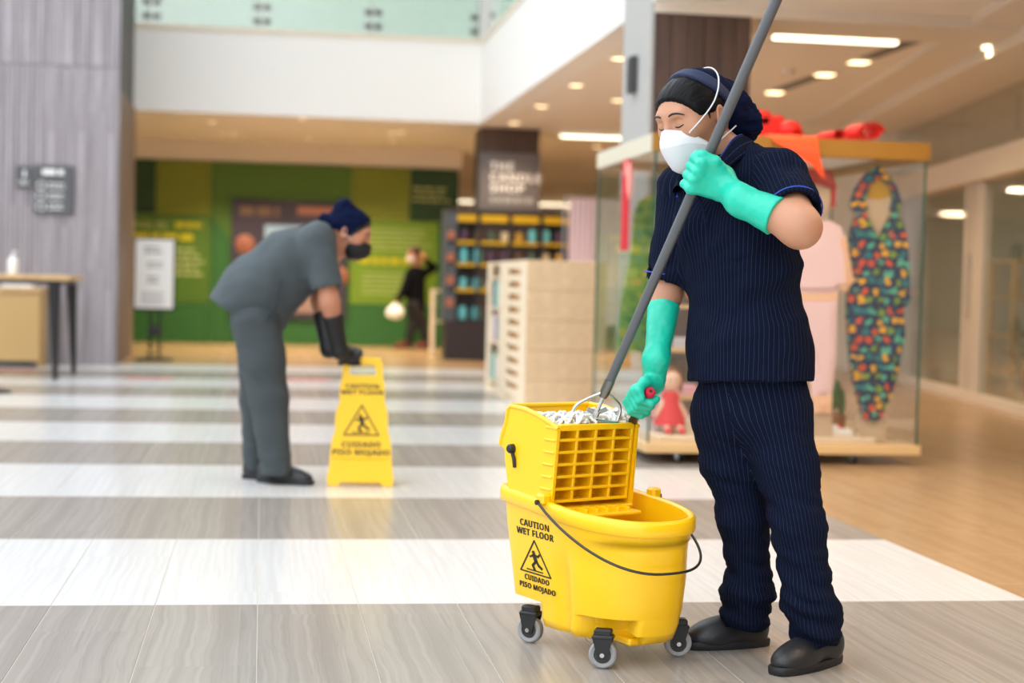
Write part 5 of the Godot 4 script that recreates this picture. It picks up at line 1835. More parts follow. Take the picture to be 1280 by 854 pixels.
# head in its own axes: x to the person's left, y up, z forward, origin between the ears
func head_prims(neck := true) -> Array:
	var p := [
		egg(Vector3(0, 0.03, -0.012), Vector3(0.074, 0.088, 0.095), Basis(), 0.02),
		egg(Vector3(0, 0.02, 0.03), Vector3(0.066, 0.07, 0.066), Basis(), 0.03),
		egg(Vector3(0, -0.045, 0.03), Vector3(0.054, 0.066, 0.062), Basis(), 0.03),
		egg(Vector3(0, -0.096, 0.066), Vector3(0.026, 0.02, 0.02), Basis(), 0.03),
		bone(Vector3(-0.034, 0.027, 0.083), Vector3(0.034, 0.027, 0.083), 0.012, 0.012, 0.02),
		bone(Vector3(0, 0.022, 0.090), Vector3(0, -0.022, 0.108), 0.0075, 0.0105, 0.012),
		egg(Vector3(0, -0.028, 0.104), Vector3(0.015, 0.010, 0.012), Basis(), 0.008),
		bone(Vector3(-0.02, -0.062, 0.088), Vector3(0.02, -0.062, 0.088), 0.009, 0.009, 0.012),
	]
	for s in [-1, 1]:
		p.append(egg(Vector3(s * 0.043, -0.014, 0.06), Vector3(0.024, 0.022, 0.022), Basis(), 0.03))
		p.append(minus(egg(Vector3(s * 0.032, 0.009, 0.099), Vector3(0.017, 0.010, 0.013), Basis(), 0.012)))
		p.append(egg(Vector3(s * 0.031, 0.006, 0.0785), Vector3(0.0150, 0.0115, 0.0135), Basis(), 0.004))
		# ear
		var lean := Basis(Vector3.UP, s * 0.5) * Basis(Vector3.RIGHT, -0.15)
		p.append(egg(Vector3(s * 0.0805, 0.000, -0.008), Vector3(0.0105, 0.032, 0.0195), lean, 0.006))
		p.append(minus(egg(Vector3(s * 0.091, 0.003, -0.003), Vector3(0.007, 0.019, 0.010), lean, 0.004)))
	if neck:
		p.append(bone(Vector3(0, -0.05, -0.025), Vector3(0, -0.17, -0.06), 0.05, 0.054, 0.03))
	return p
func skull_push(grow: float, clips: Array) -> Array:
	return [egg(Vector3(0, 0.03, -0.012), Vector3(0.074, 0.088, 0.095) + Vector3.ONE * grow, Basis(), 0.02, clips), egg(Vector3(0, 0.02, 0.03), Vector3(0.066, 0.07, 0.066) + Vector3.ONE * grow, Basis(), 0.03, clips)]

# a shoe: local z from heel to toe, origin under the heel
func shoe_parts(p: Vector3, toe: Vector3, parent: Node3D, base: Vector3, upper: Material, sole: Material, cell := 0.006) -> void:
	var d := (toe - p)
	d.y = 0
	var l := d.length()
	d = d.normalized()
	var x := Vector3.UP.cross(d)
	var xf := Transform3D(Basis(x, Vector3.UP, d), Vector3(p.x, 0, p.z))
	var g := [
		egg(Vector3(0, 0.030, l - 0.072), Vector3(0.043, 0.034, 0.070), Basis(), 0.03),
		egg(Vector3(0, 0.042, l * 0.52), Vector3(0.040, 0.046, 0.085), Basis(Vector3.RIGHT, 0.12), 0.04),
		egg(Vector3(0, 0.045, 0.048), Vector3(0.036, 0.056, 0.047), Basis(), 0.04),
		bone(Vector3(0, 0.06, 0.05), Vector3(0, 0.075, 0.09), 0.036, 0.036, 0.03),
		minus(bone(Vector3(0, 0.135, 0.055), Vector3(0, 0.14, 0.09), 0.03, 0.028, 0.01)),
	]
	obj("shoe", skin_mesh([moved(nets(g, cell, [Plane(Vector3.DOWN, -0.012)]), xf)], base), upper, parent)
	var sm := MB.new(base)
	var poly := []
	for i in 28:
		var a := TAU * i / 28.0
		var zz := l / 2 + (l / 2 + 0.004) * -cos(a)
		var wd := 0.046 if zz > l * 0.55 else lerpf(0.038, 0.046, zz / (l * 0.55))
		poly.append(Vector2(wd * signf(sin(a)) * pow(absf(sin(a)), 0.55), zz))
	var rings := []
	for s in [[0.93, 0.0], [0.98, 0.004], [1.0, 0.018], [0.95, 0.022]]:
		var ring := PackedVector3Array()
		for q: Vector2 in poly:
			ring.append(xf * Vector3(q.x * s[0], s[1], (q.y - l / 2) * (1.0 - (1.0 - s[0]) * 0.4) + l / 2))
		ring.reverse()
		rings.append(ring)
	sm.loft(rings, true, [], true, true)
	obj("shoe_sole", sm, sole, parent)

func strap(parent: Node3D, pts: Array, base: Vector3, m: Material, r := 0.0018, called := "strap") -> void:
	obj(called, MB.new(base).tube(curve(pts, 24), r, 8), m, parent)

# how far p lies outside the joined shapes: to set small things on a surface
func shape_dist(prims: Array, p: Vector3) -> float:
	var f := 10.0
	for s in prims:
		var d: float
		if s.t == 0:
			var t := seg_t(p, s.a, s.b)
			d = p.distance_to((s.a as Vector3).lerp(s.b, t)) - lerpf(s.ra, s.rb, t)
		else:
			var e: Vector3 = (s.turn as Basis).inverse() * (p - (s.a as Vector3))
			var k0: float = (e / s.r).length()
			var k1: float = (e / (s.r * s.r)).length()
			d = k0 * (k0 - 1.0) / k1
		if s.sub: d = -d
		var h: float = maxf(s.k - absf(f - d), 0.0) / s.k
		f = maxf(f, d) + h * h * s.k * 0.25 if s.sub else minf(f, d) - h * h * s.k * 0.25
	return f
func out_shell(prims: Array, p: Vector3, lift := 0.0) -> Vector3:
	var c := Vector3(0, 0.0, 0.0)
	var d := (p - c).normalized()
	var q := c + d * 0.25
	for i in 900:
		if shape_dist(prims, q) < lift: break
		q -= d * 0.00025
	return q
func on_face(prims: Array, p: Vector3, lift := 0.0) -> Vector3:
	var d := Vector3(p.x * 0.9, 0, 0.08).normalized()
	var q := p + d * 0.05
	for i in 400:
		if shape_dist(prims, q) < lift: break
		q -= d * 0.00025
	return q


func build_cleaner() -> void:
	var base := onfloor(965, 815)
	var who := thing("person", "person in navy pinstripe uniform, mint gloves and white mask wringing the mop", "person", base)
	var skin := mat("skin_tan", c8(190, 136, 106), 0.5)
	skin.subsurf_scatter_enabled = true
	skin.subsurf_scatter_strength = 0.06
	var cloth := pinstripe()
	var navy := mat("navy_cap", c8(12, 20, 48), 0.75)
	for m in [cloth, navy]:
		m.metallic_specular = 0.15
	var piping := mat("piping_blue", c8(30, 70, 170), 0.6)
	var mint := mat("glove_mint", c8(24, 192, 162), 0.4)
	var leather := mat("shoe_leather", c8(36, 36, 38), 0.42)
	var rubber := mat("shoe_rubber", c8(28, 28, 30), 0.6)
	# --- joints
	var lsh := at(974, 224, 4.24)
	var rsh := at(856, 236, 4.43)
	var S := (lsh - rsh)
	S.y = 0
	S = S.normalized()
	var F := S.cross(Vector3.UP).normalized()
	var lel := at(1000, 284, 4.05)
	var lwr := at(926, 251, 4.125)
	var rel := at(833, 366, 4.44)
	var rwr := at(820, 450, 4.355)
	var lhip := at(972, 520, 4.31)
	var rhip := at(905, 520, 4.40)
	var lkn := at(997, 652, 4.25)
	var rkn := at(929, 648, 4.405)
	var lan := at(1021, 790, 4.26)
	var ran := at(930, 772, 4.455)
	var H := (lhip - rhip)
	H.y = 0
	H = H.normalized()
	var HF := H.cross(Vector3.UP).normalized()

	# --- head frame
	var cam_r := cam_basis * Vector3.RIGHT
	var cam_t := cam_basis * Vector3.BACK
	var hf := (cam_r * -0.77 + Vector3.UP * -0.27 + cam_t * 0.58).normalized()
	var hx := Vector3.UP.cross(hf).normalized()
	var hy := hf.cross(hx)
	hx = hx.rotated(hf, 0.06)
	hy = hf.cross(hx)
	var hs := 1.05
	var hb := Basis(hx * hs, hy * hs, hf * hs)
	var ho := at(897, 146, 4.255) - hx * 0.078 * hs
	var head := Transform3D(hb, ho)
	var neck_low := at(918, 200, 4.35)

	# --- skin: one mesh, head and arms finer
	var trunk := [
		bone(at(924, 235, 4.35), at(928, 340, 4.35), 0.10, 0.105, 0.05, S, 1.25), bone(at(928, 340, 4.35), at(938, 470, 4.35), 0.105, 0.115, 0.05, S, 1.2),
		bone(rsh, lsh, 0.045, 0.045, 0.05), bone(neck_low, at(924, 240, 4.35), 0.052, 0.08, 0.05),
		bone(rhip, rkn, 0.07, 0.05, 0.03), bone(rkn, ran, 0.048, 0.036, 0.02), bone(lhip, lkn, 0.07, 0.05, 0.03), bone(lkn, lan, 0.048, 0.036, 0.02),
	]
	var arms := [bone(lsh, lel, 0.05, 0.049, 0.03), bone(lel, lwr, 0.049, 0.03, 0.03), bone(rsh, rel, 0.05, 0.042, 0.03), bone(rel, rwr, 0.042, 0.028, 0.02),
		bone(ho - hy * 0.04 - hf * 0.02, neck_low, 0.05, 0.054, 0.02)]
	var body_mesh := skin_mesh([nets(trunk, 0.014), nets(arms, 0.007), moved(nets(head_prims(), 0.0034), head)], base)
	obj("body", body_mesh, skin, who)

	# --- face: brows, lash lines
	var dark := mat("hair_black", c8(22, 20, 22), 0.5)
	var hp := head_prims()
	for s in [-1, 1]:
		var bp := []
		for q in [Vector3(0.014, 0.028, 0.0985), Vector3(0.026, 0.0325, 0.0965), Vector3(0.040, 0.031, 0.0885), Vector3(0.050, 0.024, 0.0785)]:
			bp.append(head * on_face(hp, Vector3(s * q.x, q.y, q.z), 0.001))
		obj("eyebrow", MB.new(base).tube(curve(bp, 14), [0.0015, 0.0022, 0.0026, 0.0028, 0.0028, 0.0028, 0.0027, 0.0026, 0.0025, 0.0023, 0.002, 0.0017, 0.0013, 0.0008], 8), dark, who)
		var lp := []
		for q in [Vector3(0.019, 0.000, 0.0885), Vector3(0.027, -0.0025, 0.0915), Vector3(0.036, -0.002, 0.0905), Vector3(0.0455, 0.002, 0.0855)]:
			lp.append(head * on_face(hp, Vector3(s * q.x, q.y, q.z), 0.0004))
		obj("eyelash", MB.new(base).tube(curve(lp, 12), [0.0008, 0.0013, 0.0017, 0.002, 0.002, 0.002, 0.002, 0.002, 0.0019, 0.0017, 0.0013, 0.0008], 7), dark, who)

	# --- hair between the brow and the cap, cap with gathered bag
	var tilt := Vector3(0, -0.59, 0.806)
	var hair_g := nets(skull_push(0.007, [Plane(tilt, 0.024), Plane(-tilt, 0.075), Plane(Vector3.DOWN, -0.022)]), 0.0045)
	var hn := fold_noise(21)
	var inv := head.affine_inverse()
	var hair_push := func(p: Vector3, _n: Vector3) -> float:
		var q := inv * p
		return 0.0016 * hn.get_noise_2d(atan2(q.x, q.y + 0.02) * 16.0, q.z * 14.0) + 0.001
	var hm := mat("hair_sleek", c8(13, 12, 14), 0.42)
	hm.metallic_specular = 0.25
	obj("hair", skin_mesh([moved(hair_g, head)], base, hair_push), hm, who)
	# loose hair in front of the ear
	for s in [-1, 1]:
		obj("hair_strand", MB.new(base).tube(curve([head * Vector3(s * 0.0715, 0.026, 0.026), head * Vector3(s * 0.0725, 0.014, 0.022), head * Vector3(s * 0.0715, 0.0, 0.02)], 8), [0.007, 0.0065, 0.006, 0.005, 0.004, 0.003, 0.002, 0.001], 8), hm, who)
	var cap := skull_push(0.0125, [Plane(tilt, -0.052), Plane(Vector3.DOWN, 0.05)])
	cap.append(egg(Vector3(0, -0.005, -0.118), Vector3(0.066, 0.078, 0.062), Basis(Vector3.RIGHT, 0.3), 0.05))
	cap.append(egg(Vector3(0.01, -0.045, -0.158), Vector3(0.046, 0.042, 0.034), Basis(), 0.03))
	var cn := fold_noise(5)
	var cap_push := func(p: Vector3, _n: Vector3) -> float:
		var q := inv * p
		var back := smoothstep(-0.05, -0.15, q.z)
		return (0.0012 + 0.0075 * back) * cn.get_noise_3d(q.x * 38.0, q.y * 34.0, q.z * 14.0)
	obj("cap", skin_mesh([moved(nets(cap, 0.0055), head)], base, cap_push), navy, who)
	var band := skull_push(0.0155, [Plane(tilt, -0.047), Plane(-tilt, 0.078), Plane(Vector3.DOWN, -0.03)])
	obj("cap_band", skin_mesh([moved(nets(band, 0.005), head)], base), mat("navy_band", c8(20, 33, 68), 0.65), who)

	# --- mask: upper and lower panel meeting in a fold, with straps
	var mw := mat("mask_white", c8(222, 222, 226), 0.75)
	mw.backlight_enabled = true
	mw.backlight = c8(30, 30, 30)
	var rows := []
	var top_row := [Vector3(0.069, -0.060, 0.034), Vector3(0.064, -0.042, 0.057), Vector3(0.049, -0.021, 0.080), Vector3(0.024, -0.008, 0.101), Vector3(0.0, -0.003, 0.113)]
	var mid_row := [Vector3(0.070, -0.067, 0.032), Vector3(0.066, -0.056, 0.057), Vector3(0.051, -0.045, 0.088), Vector3(0.028, -0.045, 0.114), Vector3(0.0, -0.045, 0.127)]
	var low_row := [Vector3(0.067, -0.076, 0.028), Vector3(0.060, -0.084, 0.050), Vector3(0.044, -0.094, 0.074), Vector3(0.023, -0.105, 0.093), Vector3(0.0, -0.110, 0.101)]
	var bot_row := [Vector3(0.062, -0.086, 0.026), Vector3(0.052, -0.105, 0.036), Vector3(0.038, -0.116, 0.052), Vector3(0.02, -0.122, 0.064), Vector3(0.0, -0.124, 0.07)]
	for r in [top_row, mid_row, low_row, bot_row]:
		var half := curve(r, 13)
		var ring := PackedVector3Array()
		for i in 13:
			ring.append(head * half[i])
		for i in 12:
			var q: Vector3 = half[11 - i]
			ring.append(head * Vector3(-q.x, q.y, q.z))
		rows.append(ring)
	var fine := []
	for i in rows.size() - 1:
		for k in 4:
			var ring := PackedVector3Array()
			for j in 25:
				var a: Vector3 = rows[i][j]
				var b: Vector3 = rows[i + 1][j]
				var bulge := hf * 0.004 * sin(PI * k / 4.0) * sin(PI * j / 24.0)
				ring.append(a.lerp(b, k / 4.0) + bulge)
			ring.reverse()
			fine.append(ring)
	var last: PackedVector3Array = rows[3].duplicate()
	last.reverse()
	fine.append(last)
	var mask := obj("face_mask", MB.new(base).loft(fine, false, [4]), mw, who)
	obj("edge_seam", MB.new(base).tube(Array(rows[0]), 0.0014, 6), mw, mask)
	var shell := head_prims(false) + skull_push(0.0165, [])
	var sp := []
	for q in curve([Vector3(0.052, -0.018, 0.076), Vector3(0.074, 0.03, 0.014), Vector3(0.066, 0.085, -0.034), Vector3(0.025, 0.12, -0.062), Vector3(-0.03, 0.12, -0.07)], 17):
		sp.append(head * out_shell(shell, q, 0.0012))
	strap(mask, sp, base, mw, 0.0021)
	strap(mask, [head * Vector3(0.069, -0.066, 0.034), head * Vector3(0.068, -0.058, 0.0), head * Vector3(0.066, -0.045, -0.04), head * Vector3(0.058, -0.035, -0.075)], base, mw, 0.0021)

	# --- trousers
	var tr := [
		bone(at(940, 470, 4.35), at(940, 512, 4.35), 0.12, 0.115, 0.05, H, 1.2),
		bone(rhip, at(914, 580, 4.40), 0.09, 0.079, 0.05), bone(at(914, 580, 4.40), rkn, 0.079, 0.068, 0.03), bone(rkn, at(936, 730, 4.43), 0.066, 0.060, 0.03), bone(at(936, 730, 4.43), ran, 0.064, 0.068, 0.03, Vector3.ZERO, 1.0, [Plane(Vector3.DOWN, -at(930, 786, 4.455).y)]),
		bone(lhip, at(984, 585, 4.28), 0.089, 0.079, 0.05), bone(at(984, 585, 4.28), lkn, 0.079, 0.070, 0.03), bone(lkn, at(1008, 735, 4.25), 0.070, 0.065, 0.03), bone(at(1008, 735, 4.25), lan, 0.066, 0.064, 0.03, Vector3.ZERO, 1.0, [Plane(Vector3.DOWN, -at(1021, 806, 4.26).y)]),
	]
	var fn := fold_noise(9)
	var leg_push := func(p: Vector3, n: Vector3) -> float:
		var low := smoothstep(0.42, 0.06, p.y)
		var knee := exp(-pow((p.y - 0.44) / 0.09, 2.0))
		var amp := 0.0025 + 0.010 * low + 0.004 * knee
		var side := p.dot(H)
		var bunch := 0.011 * exp(-pow((p.y - 0.155) / 0.03, 2.0)) - 0.005 * exp(-pow((p.y - 0.225) / 0.03, 2.0)) + 0.006 * exp(-pow((p.y - 0.095) / 0.018, 2.0)) - 0.004 * exp(-pow((p.y - 0.43) / 0.03, 2.0))
		return bunch + amp * (fn.get_noise_3d(p.x * 5.0, p.y * 24.0 + side * 9.0, p.z * 5.0) * 1.3 - 0.1) + 0.002 * fn.get_noise_3d(p.x * 30.0, p.y * 8.0, p.z * 30.0)
	var leg_uv := func(p: Vector3, c: Vector3) -> Vector2:
		var left := (c - (lhip + rhip) / 2).dot(H) > 0.0
		if c.y < 0.74:
			left = c.distance_to(lhip.lerp(lkn, seg_t(c, lhip, lkn))) < c.distance_to(rhip.lerp(rkn, seg_t(c, rhip, rkn)))
		if c.y < 0.45:
			left = c.distance_to(lkn.lerp(lan, seg_t(c, lkn, lan))) < c.distance_to(rkn.lerp(ran, seg_t(c, rkn, ran)))
		var a := lhip if left else rhip
		var b := lkn if left else rkn
		var e := lan if left else ran
		if c.y < b.y:
			a = b
			b = e
		var ax := (a - b).normalized()
		var m := a.lerp(b, seg_t(c, a, b))
		var ref := turn_about(c, m, ax, HF)
		var r := 0.085 if c.y > 0.5 else 0.075
		return Vector2(near_turn(turn_about(p, a.lerp(b, seg_t(p, a, b)), ax, HF), ref) * 0.08 / STRIPE / 4.0, p.y / 0.06)
	obj("trousers", skin_mesh([nets(tr, 0.0085)], base, leg_push, leg_uv), cloth, who)

	# --- shirt
	var ldir := (lel - lsh).normalized()
	var lcuff := lsh.lerp(lel, 0.74)
	var rdir := (rel - rsh).normalized()
	var rcuff := at(832, 353, 4.44)
	var hem := at(930, 476, 4.35).y
	var hem_plane := Plane((Vector3.DOWN + S * 0.05).normalized(), (Vector3.DOWN + S * 0.05).normalized().dot(at(930, 476, 4.35)))
	var chest := at(924, 290, 4.345)
	var sh := [
		bone(at(924, 246, 4.35), at(926, 335, 4.345), 0.108, 0.121, 0.05, S, 1.3),
		egg(chest + F * 0.07 + S * 0.065, Vector3(0.075, 0.085, 0.07), Basis(), 0.06), egg(chest + F * 0.07 - S * 0.065, Vector3(0.075, 0.085, 0.07), Basis(), 0.06),
		bone(at(927, 335, 4.345), at(936, 430, 4.345), 0.118, 0.134, 0.05, S, 1.2),
		bone(at(936, 430, 4.345), at(938, 500, 4.345), 0.134, 0.150, 0.05, S, 1.2),
		bone(rsh + Vector3(0, 0.008, 0), lsh + Vector3(0, 0.0, 0), 0.058, 0.06, 0.05),
		bone(rsh.lerp(lsh, 0.22) + Vector3(0, 0.02, 0), neck_low, 0.05, 0.058, 0.04), bone(rsh.lerp(lsh, 0.8) + Vector3(0, 0.02, 0), neck_low, 0.052, 0.058, 0.04),
		bone(lsh, lel, 0.074, 0.072, 0.045, Vector3.ZERO, 1.0, [Plane(ldir, ldir.dot(lcuff))]),
		bone(rsh, rel, 0.068, 0.061, 0.04, Vector3.ZERO, 1.0, [Plane(rdir, rdir.dot(rcuff))]),
		minus(bone(lcuff - ldir * 0.02, lcuff + ldir * 0.1, 0.061, 0.062, 0.006)),
		minus(bone(rcuff - rdir * 0.02, rcuff + rdir * 0.1, 0.05, 0.05, 0.006)),
		minus(bone(neck_low + Vector3(0, -0.005, 0), neck_low + hy * 0.1, 0.052, 0.07, 0.01)),
	]
	var sn := fold_noise(31)
	# creases seen on the shirt: from, to, depth, width
	var creases := [
		[at(1005, 232, 4.15), at(962, 262, 4.16), 0.010, 0.016], [at(1012, 250, 4.12), at(972, 244, 4.15), 0.008, 0.012], [at(990, 205, 4.18), at(955, 262, 4.2), -0.009, 0.02],
		[at(1000, 330, 4.24), at(930, 360, 4.2), 0.006, 0.022], [at(1002, 355, 4.24), at(900, 400, 4.2), -0.006, 0.022], [at(1002, 400, 4.24), at(890, 430, 4.2), 0.005, 0.02],
		[at(870, 330, 4.23), at(900, 300, 4.2), 0.006, 0.016], [at(862, 360, 4.26), at(890, 350, 4.2), -0.005, 0.016], [at(848, 300, 4.36), at(840, 330, 4.37), -0.007, 0.014],
		[at(880, 240, 4.22), at(884, 320, 4.2), -0.006, 0.010], [at(866, 342, 4.24), at(925, 326, 4.2), -0.004, 0.006], [at(925, 326, 4.2), at(992, 308, 4.2), -0.004, 0.006],
	]
	var shirt_push := func(p: Vector3, n: Vector3) -> float:
		var d := 0.0060 * sn.get_noise_3d(p.x * 9.0, p.y * 9.0, p.z * 9.0) + 0.002 * sn.get_noise_3d(p.x * 26.0, p.y * 14.0, p.z * 26.0)
		for c in creases:
			var q: Vector3 = (c[0] as Vector3).lerp(c[1], seg_t(p, c[0], c[1]))
			var off := p - q
			off -= pix(930, 330).normalized() * off.dot(pix(930, 330).normalized()) * 0.6
			d += c[2] * 1.5 * exp(-off.length_squared() / (c[3] * c[3]))
		return d
	var shirt_uv := func(p: Vector3, c: Vector3) -> Vector2:
		var tl := seg_t(c, lsh, lel)
		var tr2 := seg_t(c, rsh, rel)
		var on_l := c.distance_to(lsh.lerp(lel, tl)) < 0.088 and (c - lsh).dot(ldir) > -0.01 and (c - lsh).dot(S) > -0.03
		var on_r := c.distance_to(rsh.lerp(rel, tr2)) < 0.08 and (c - rsh).dot(rdir) > 0.03 and (c - rsh).dot(S) < 0.03
		if on_l or on_r:
			var a := lsh if on_l else rsh
			var b := lel if on_l else rel
			var ax := (a - b).normalized()
			var ref := turn_about(c, a, ax, F)
			return Vector2(near_turn(turn_about(p, a, ax, F), ref) * 0.07 / STRIPE / 4.0, (p - a).dot(ax) / 0.06)
		var m := at(930, 330, 4.345)
		var ref2 := turn_about(c, m, Vector3.UP, F)
		return Vector2(near_turn(turn_about(p, m, Vector3.UP, F), ref2) * 0.15 / STRIPE / 4.0, p.y / 0.06)
	var shirt := obj("shirt", skin_mesh([nets(sh, 0.0075, [hem_plane])], base, shirt_push, shirt_uv), cloth, who)
	# side slit flap standing off the hip
	var flap := MB.new(base)
	var fr := []
	for i in 7:
		var t := i / 6.0
		var ring := PackedVector3Array()
		for k in 6:
			var u := k / 5.0
			var p := at(lerpf(1000.0, 1003.0, t) + u * lerpf(3.0, 16.0, t), lerpf(400.0, 474.0, t) - u * lerpf(0.0, 9.0, t), lerpf(4.27, 4.245, t) + u * 0.06)
			ring.append(p)
		fr.append(ring)
	flap.loft(fr, false)
	obj("hem_flap", flap, cloth, shirt)
	# blue piping on the cuffs and collar
	for cf in [[lcuff - ldir * 0.012, ldir, 0.0742, 4.2], [rcuff - rdir * 0.02, rdir, 0.0612, 4.4]]:
		var ax: Vector3 = cf[1]
		var u := ax.cross(Vector3.UP).normalized()
		var v := ax.cross(u)
		var ring := []
		for i in 28:
			var a := TAU * i / 28.0
			ring.append((cf[0] as Vector3) + (u * cos(a) + v * sin(a)) * float(cf[2]))
		obj("cuff_piping", MB.new(base).tube(ring, 0.0022, 6, false, true), piping, shirt)
	# collar: a standing band round the neck, open at the throat
	var lowc := curve([at(866, 243, 4.235), at(880, 236, 4.21), at(905, 216, 4.215), at(930, 196, 4.25), at(946, 186, 4.33), at(934, 186, 4.42), at(905, 198, 4.455), at(872, 216, 4.43), at(850, 236, 4.36), at(846, 246, 4.30)], 44)
	var upc := curve([at(872, 228, 4.245), at(884, 216, 4.22), at(902, 194, 4.24), at(916, 174, 4.28), at(927, 168, 4.34), at(922, 172, 4.40), at(900, 184, 4.43), at(874, 204, 4.41), at(852, 222, 4.36), at(846, 232, 4.31)], 44)
	var cr := []
	var inner_c := []
	for i in 44:
		var mid: Vector3 = (lowc[i] + upc[i]) / 2
		var ctr := neck_low.lerp(at(870, 225, 4.33), 0.25)
		var outw := (mid - ctr)
		outw.y = 0
		outw = outw.normalized()
		var ring := PackedVector3Array()
		for k in 9:
			var t := k / 8.0
			ring.append((lowc[i] as Vector3).lerp(upc[i], t) + outw * (0.010 * sin(PI * t) + 0.002))
		for k in 3:
			ring.append((upc[i] as Vector3).lerp(lowc[i], k / 2.0 * 0.6 + 0.05) - outw * 0.008)
		cr.append(ring)
	obj("collar", MB.new(base).loft(cr, true), cloth, shirt)
	obj("collar_piping", MB.new(base).tube(lowc.slice(34), 0.0022, 6), piping, shirt)
	obj("collar_piping", MB.new(base).tube(upc.slice(2, 22), 0.0018, 6), piping, shirt)
	# placket with a throat opening
	var pk := MB.new(base)
	pk.tube(curve([at(871, 240, 4.215), at(879, 262, 4.19), at(884, 300, 4.178), at(886, 330, 4.185)], 16), 0.003, 8)
	obj("placket", pk, cloth, shirt)

	# --- gloves: one continuous mesh each
	var g := pole_near(218)
	var a := (pole_at(1) - pole_at(0)).normalized()
	var u := (cam_t * 0.92 + cam_r * 0.38)
	u = (u - a * u.dot(a)).normalized()
	var w := a.cross(u)
	if w.dot(cam_r) > 0: w = -w
	var lcut := lwr.lerp(lel, 0.60)
	var fdir := (lel - lwr).normalized()
	var lg := [bone(lwr, lcut + fdir * 0.03, 0.036, 0.055, 0.02, Vector3.ZERO, 1.0, [Plane(fdir, fdir.dot(lcut))])]
	lg.append_array(grip(g, a, u, w, 0.0135, lwr, 1.06, 1.12))
	var gn := fold_noise(77)
	var glove_push := func(p: Vector3, _n: Vector3) -> float:
		return 0.0009 * gn.get_noise_3d(p.x * 45.0, p.y * 45.0, p.z * 45.0) + 0.0018 * gn.get_noise_3d(p.x * 16.0, p.y * 16.0, p.z * 16.0)
	obj("glove", skin_mesh([nets(lg, 0.0036)], base, glove_push), mint, who)
	var tip := at(813.5, 489, 4.305)
	var bx := wringer_xf()
	var h0 := bx * Vector3(0.146, 0.575, -0.07)
	var ha := (tip - h0).normalized()
	var hg := tip - ha * 0.058
	var hu := Vector3.UP - ha * ha.y
	hu = (hu.normalized() * 0.87 - cam_r * 0.5).normalized()
	hu = (hu - ha * hu.dot(ha)).normalized()
	var hw := ha.cross(hu)
	if hw.dot(cam_r * 0.87 + Vector3.UP * 0.5) > 0: hw = -hw
	var rcut := rwr.lerp(rel, 0.80)
	var rfd := (rel - rwr).normalized()
	var rg := [bone(rwr, rcut + rfd * 0.03, 0.031, 0.047, 0.02, Vector3.ZERO, 1.0, [Plane(rfd, rfd.dot(rcut))])]
	rg.append_array(grip(hg, ha, hu, hw, 0.0125, rwr, 1.06, 1.12))
	obj("glove", skin_mesh([nets(rg, 0.0036)], base, glove_push), mint, who)

	# --- shoes
	shoe_parts(onfloor(1047, 826), onfloor(968, 845), who, base, leather, rubber)
	shoe_parts(onfloor(959, 806), onfloor(857, 811), who, base, leather, rubber)


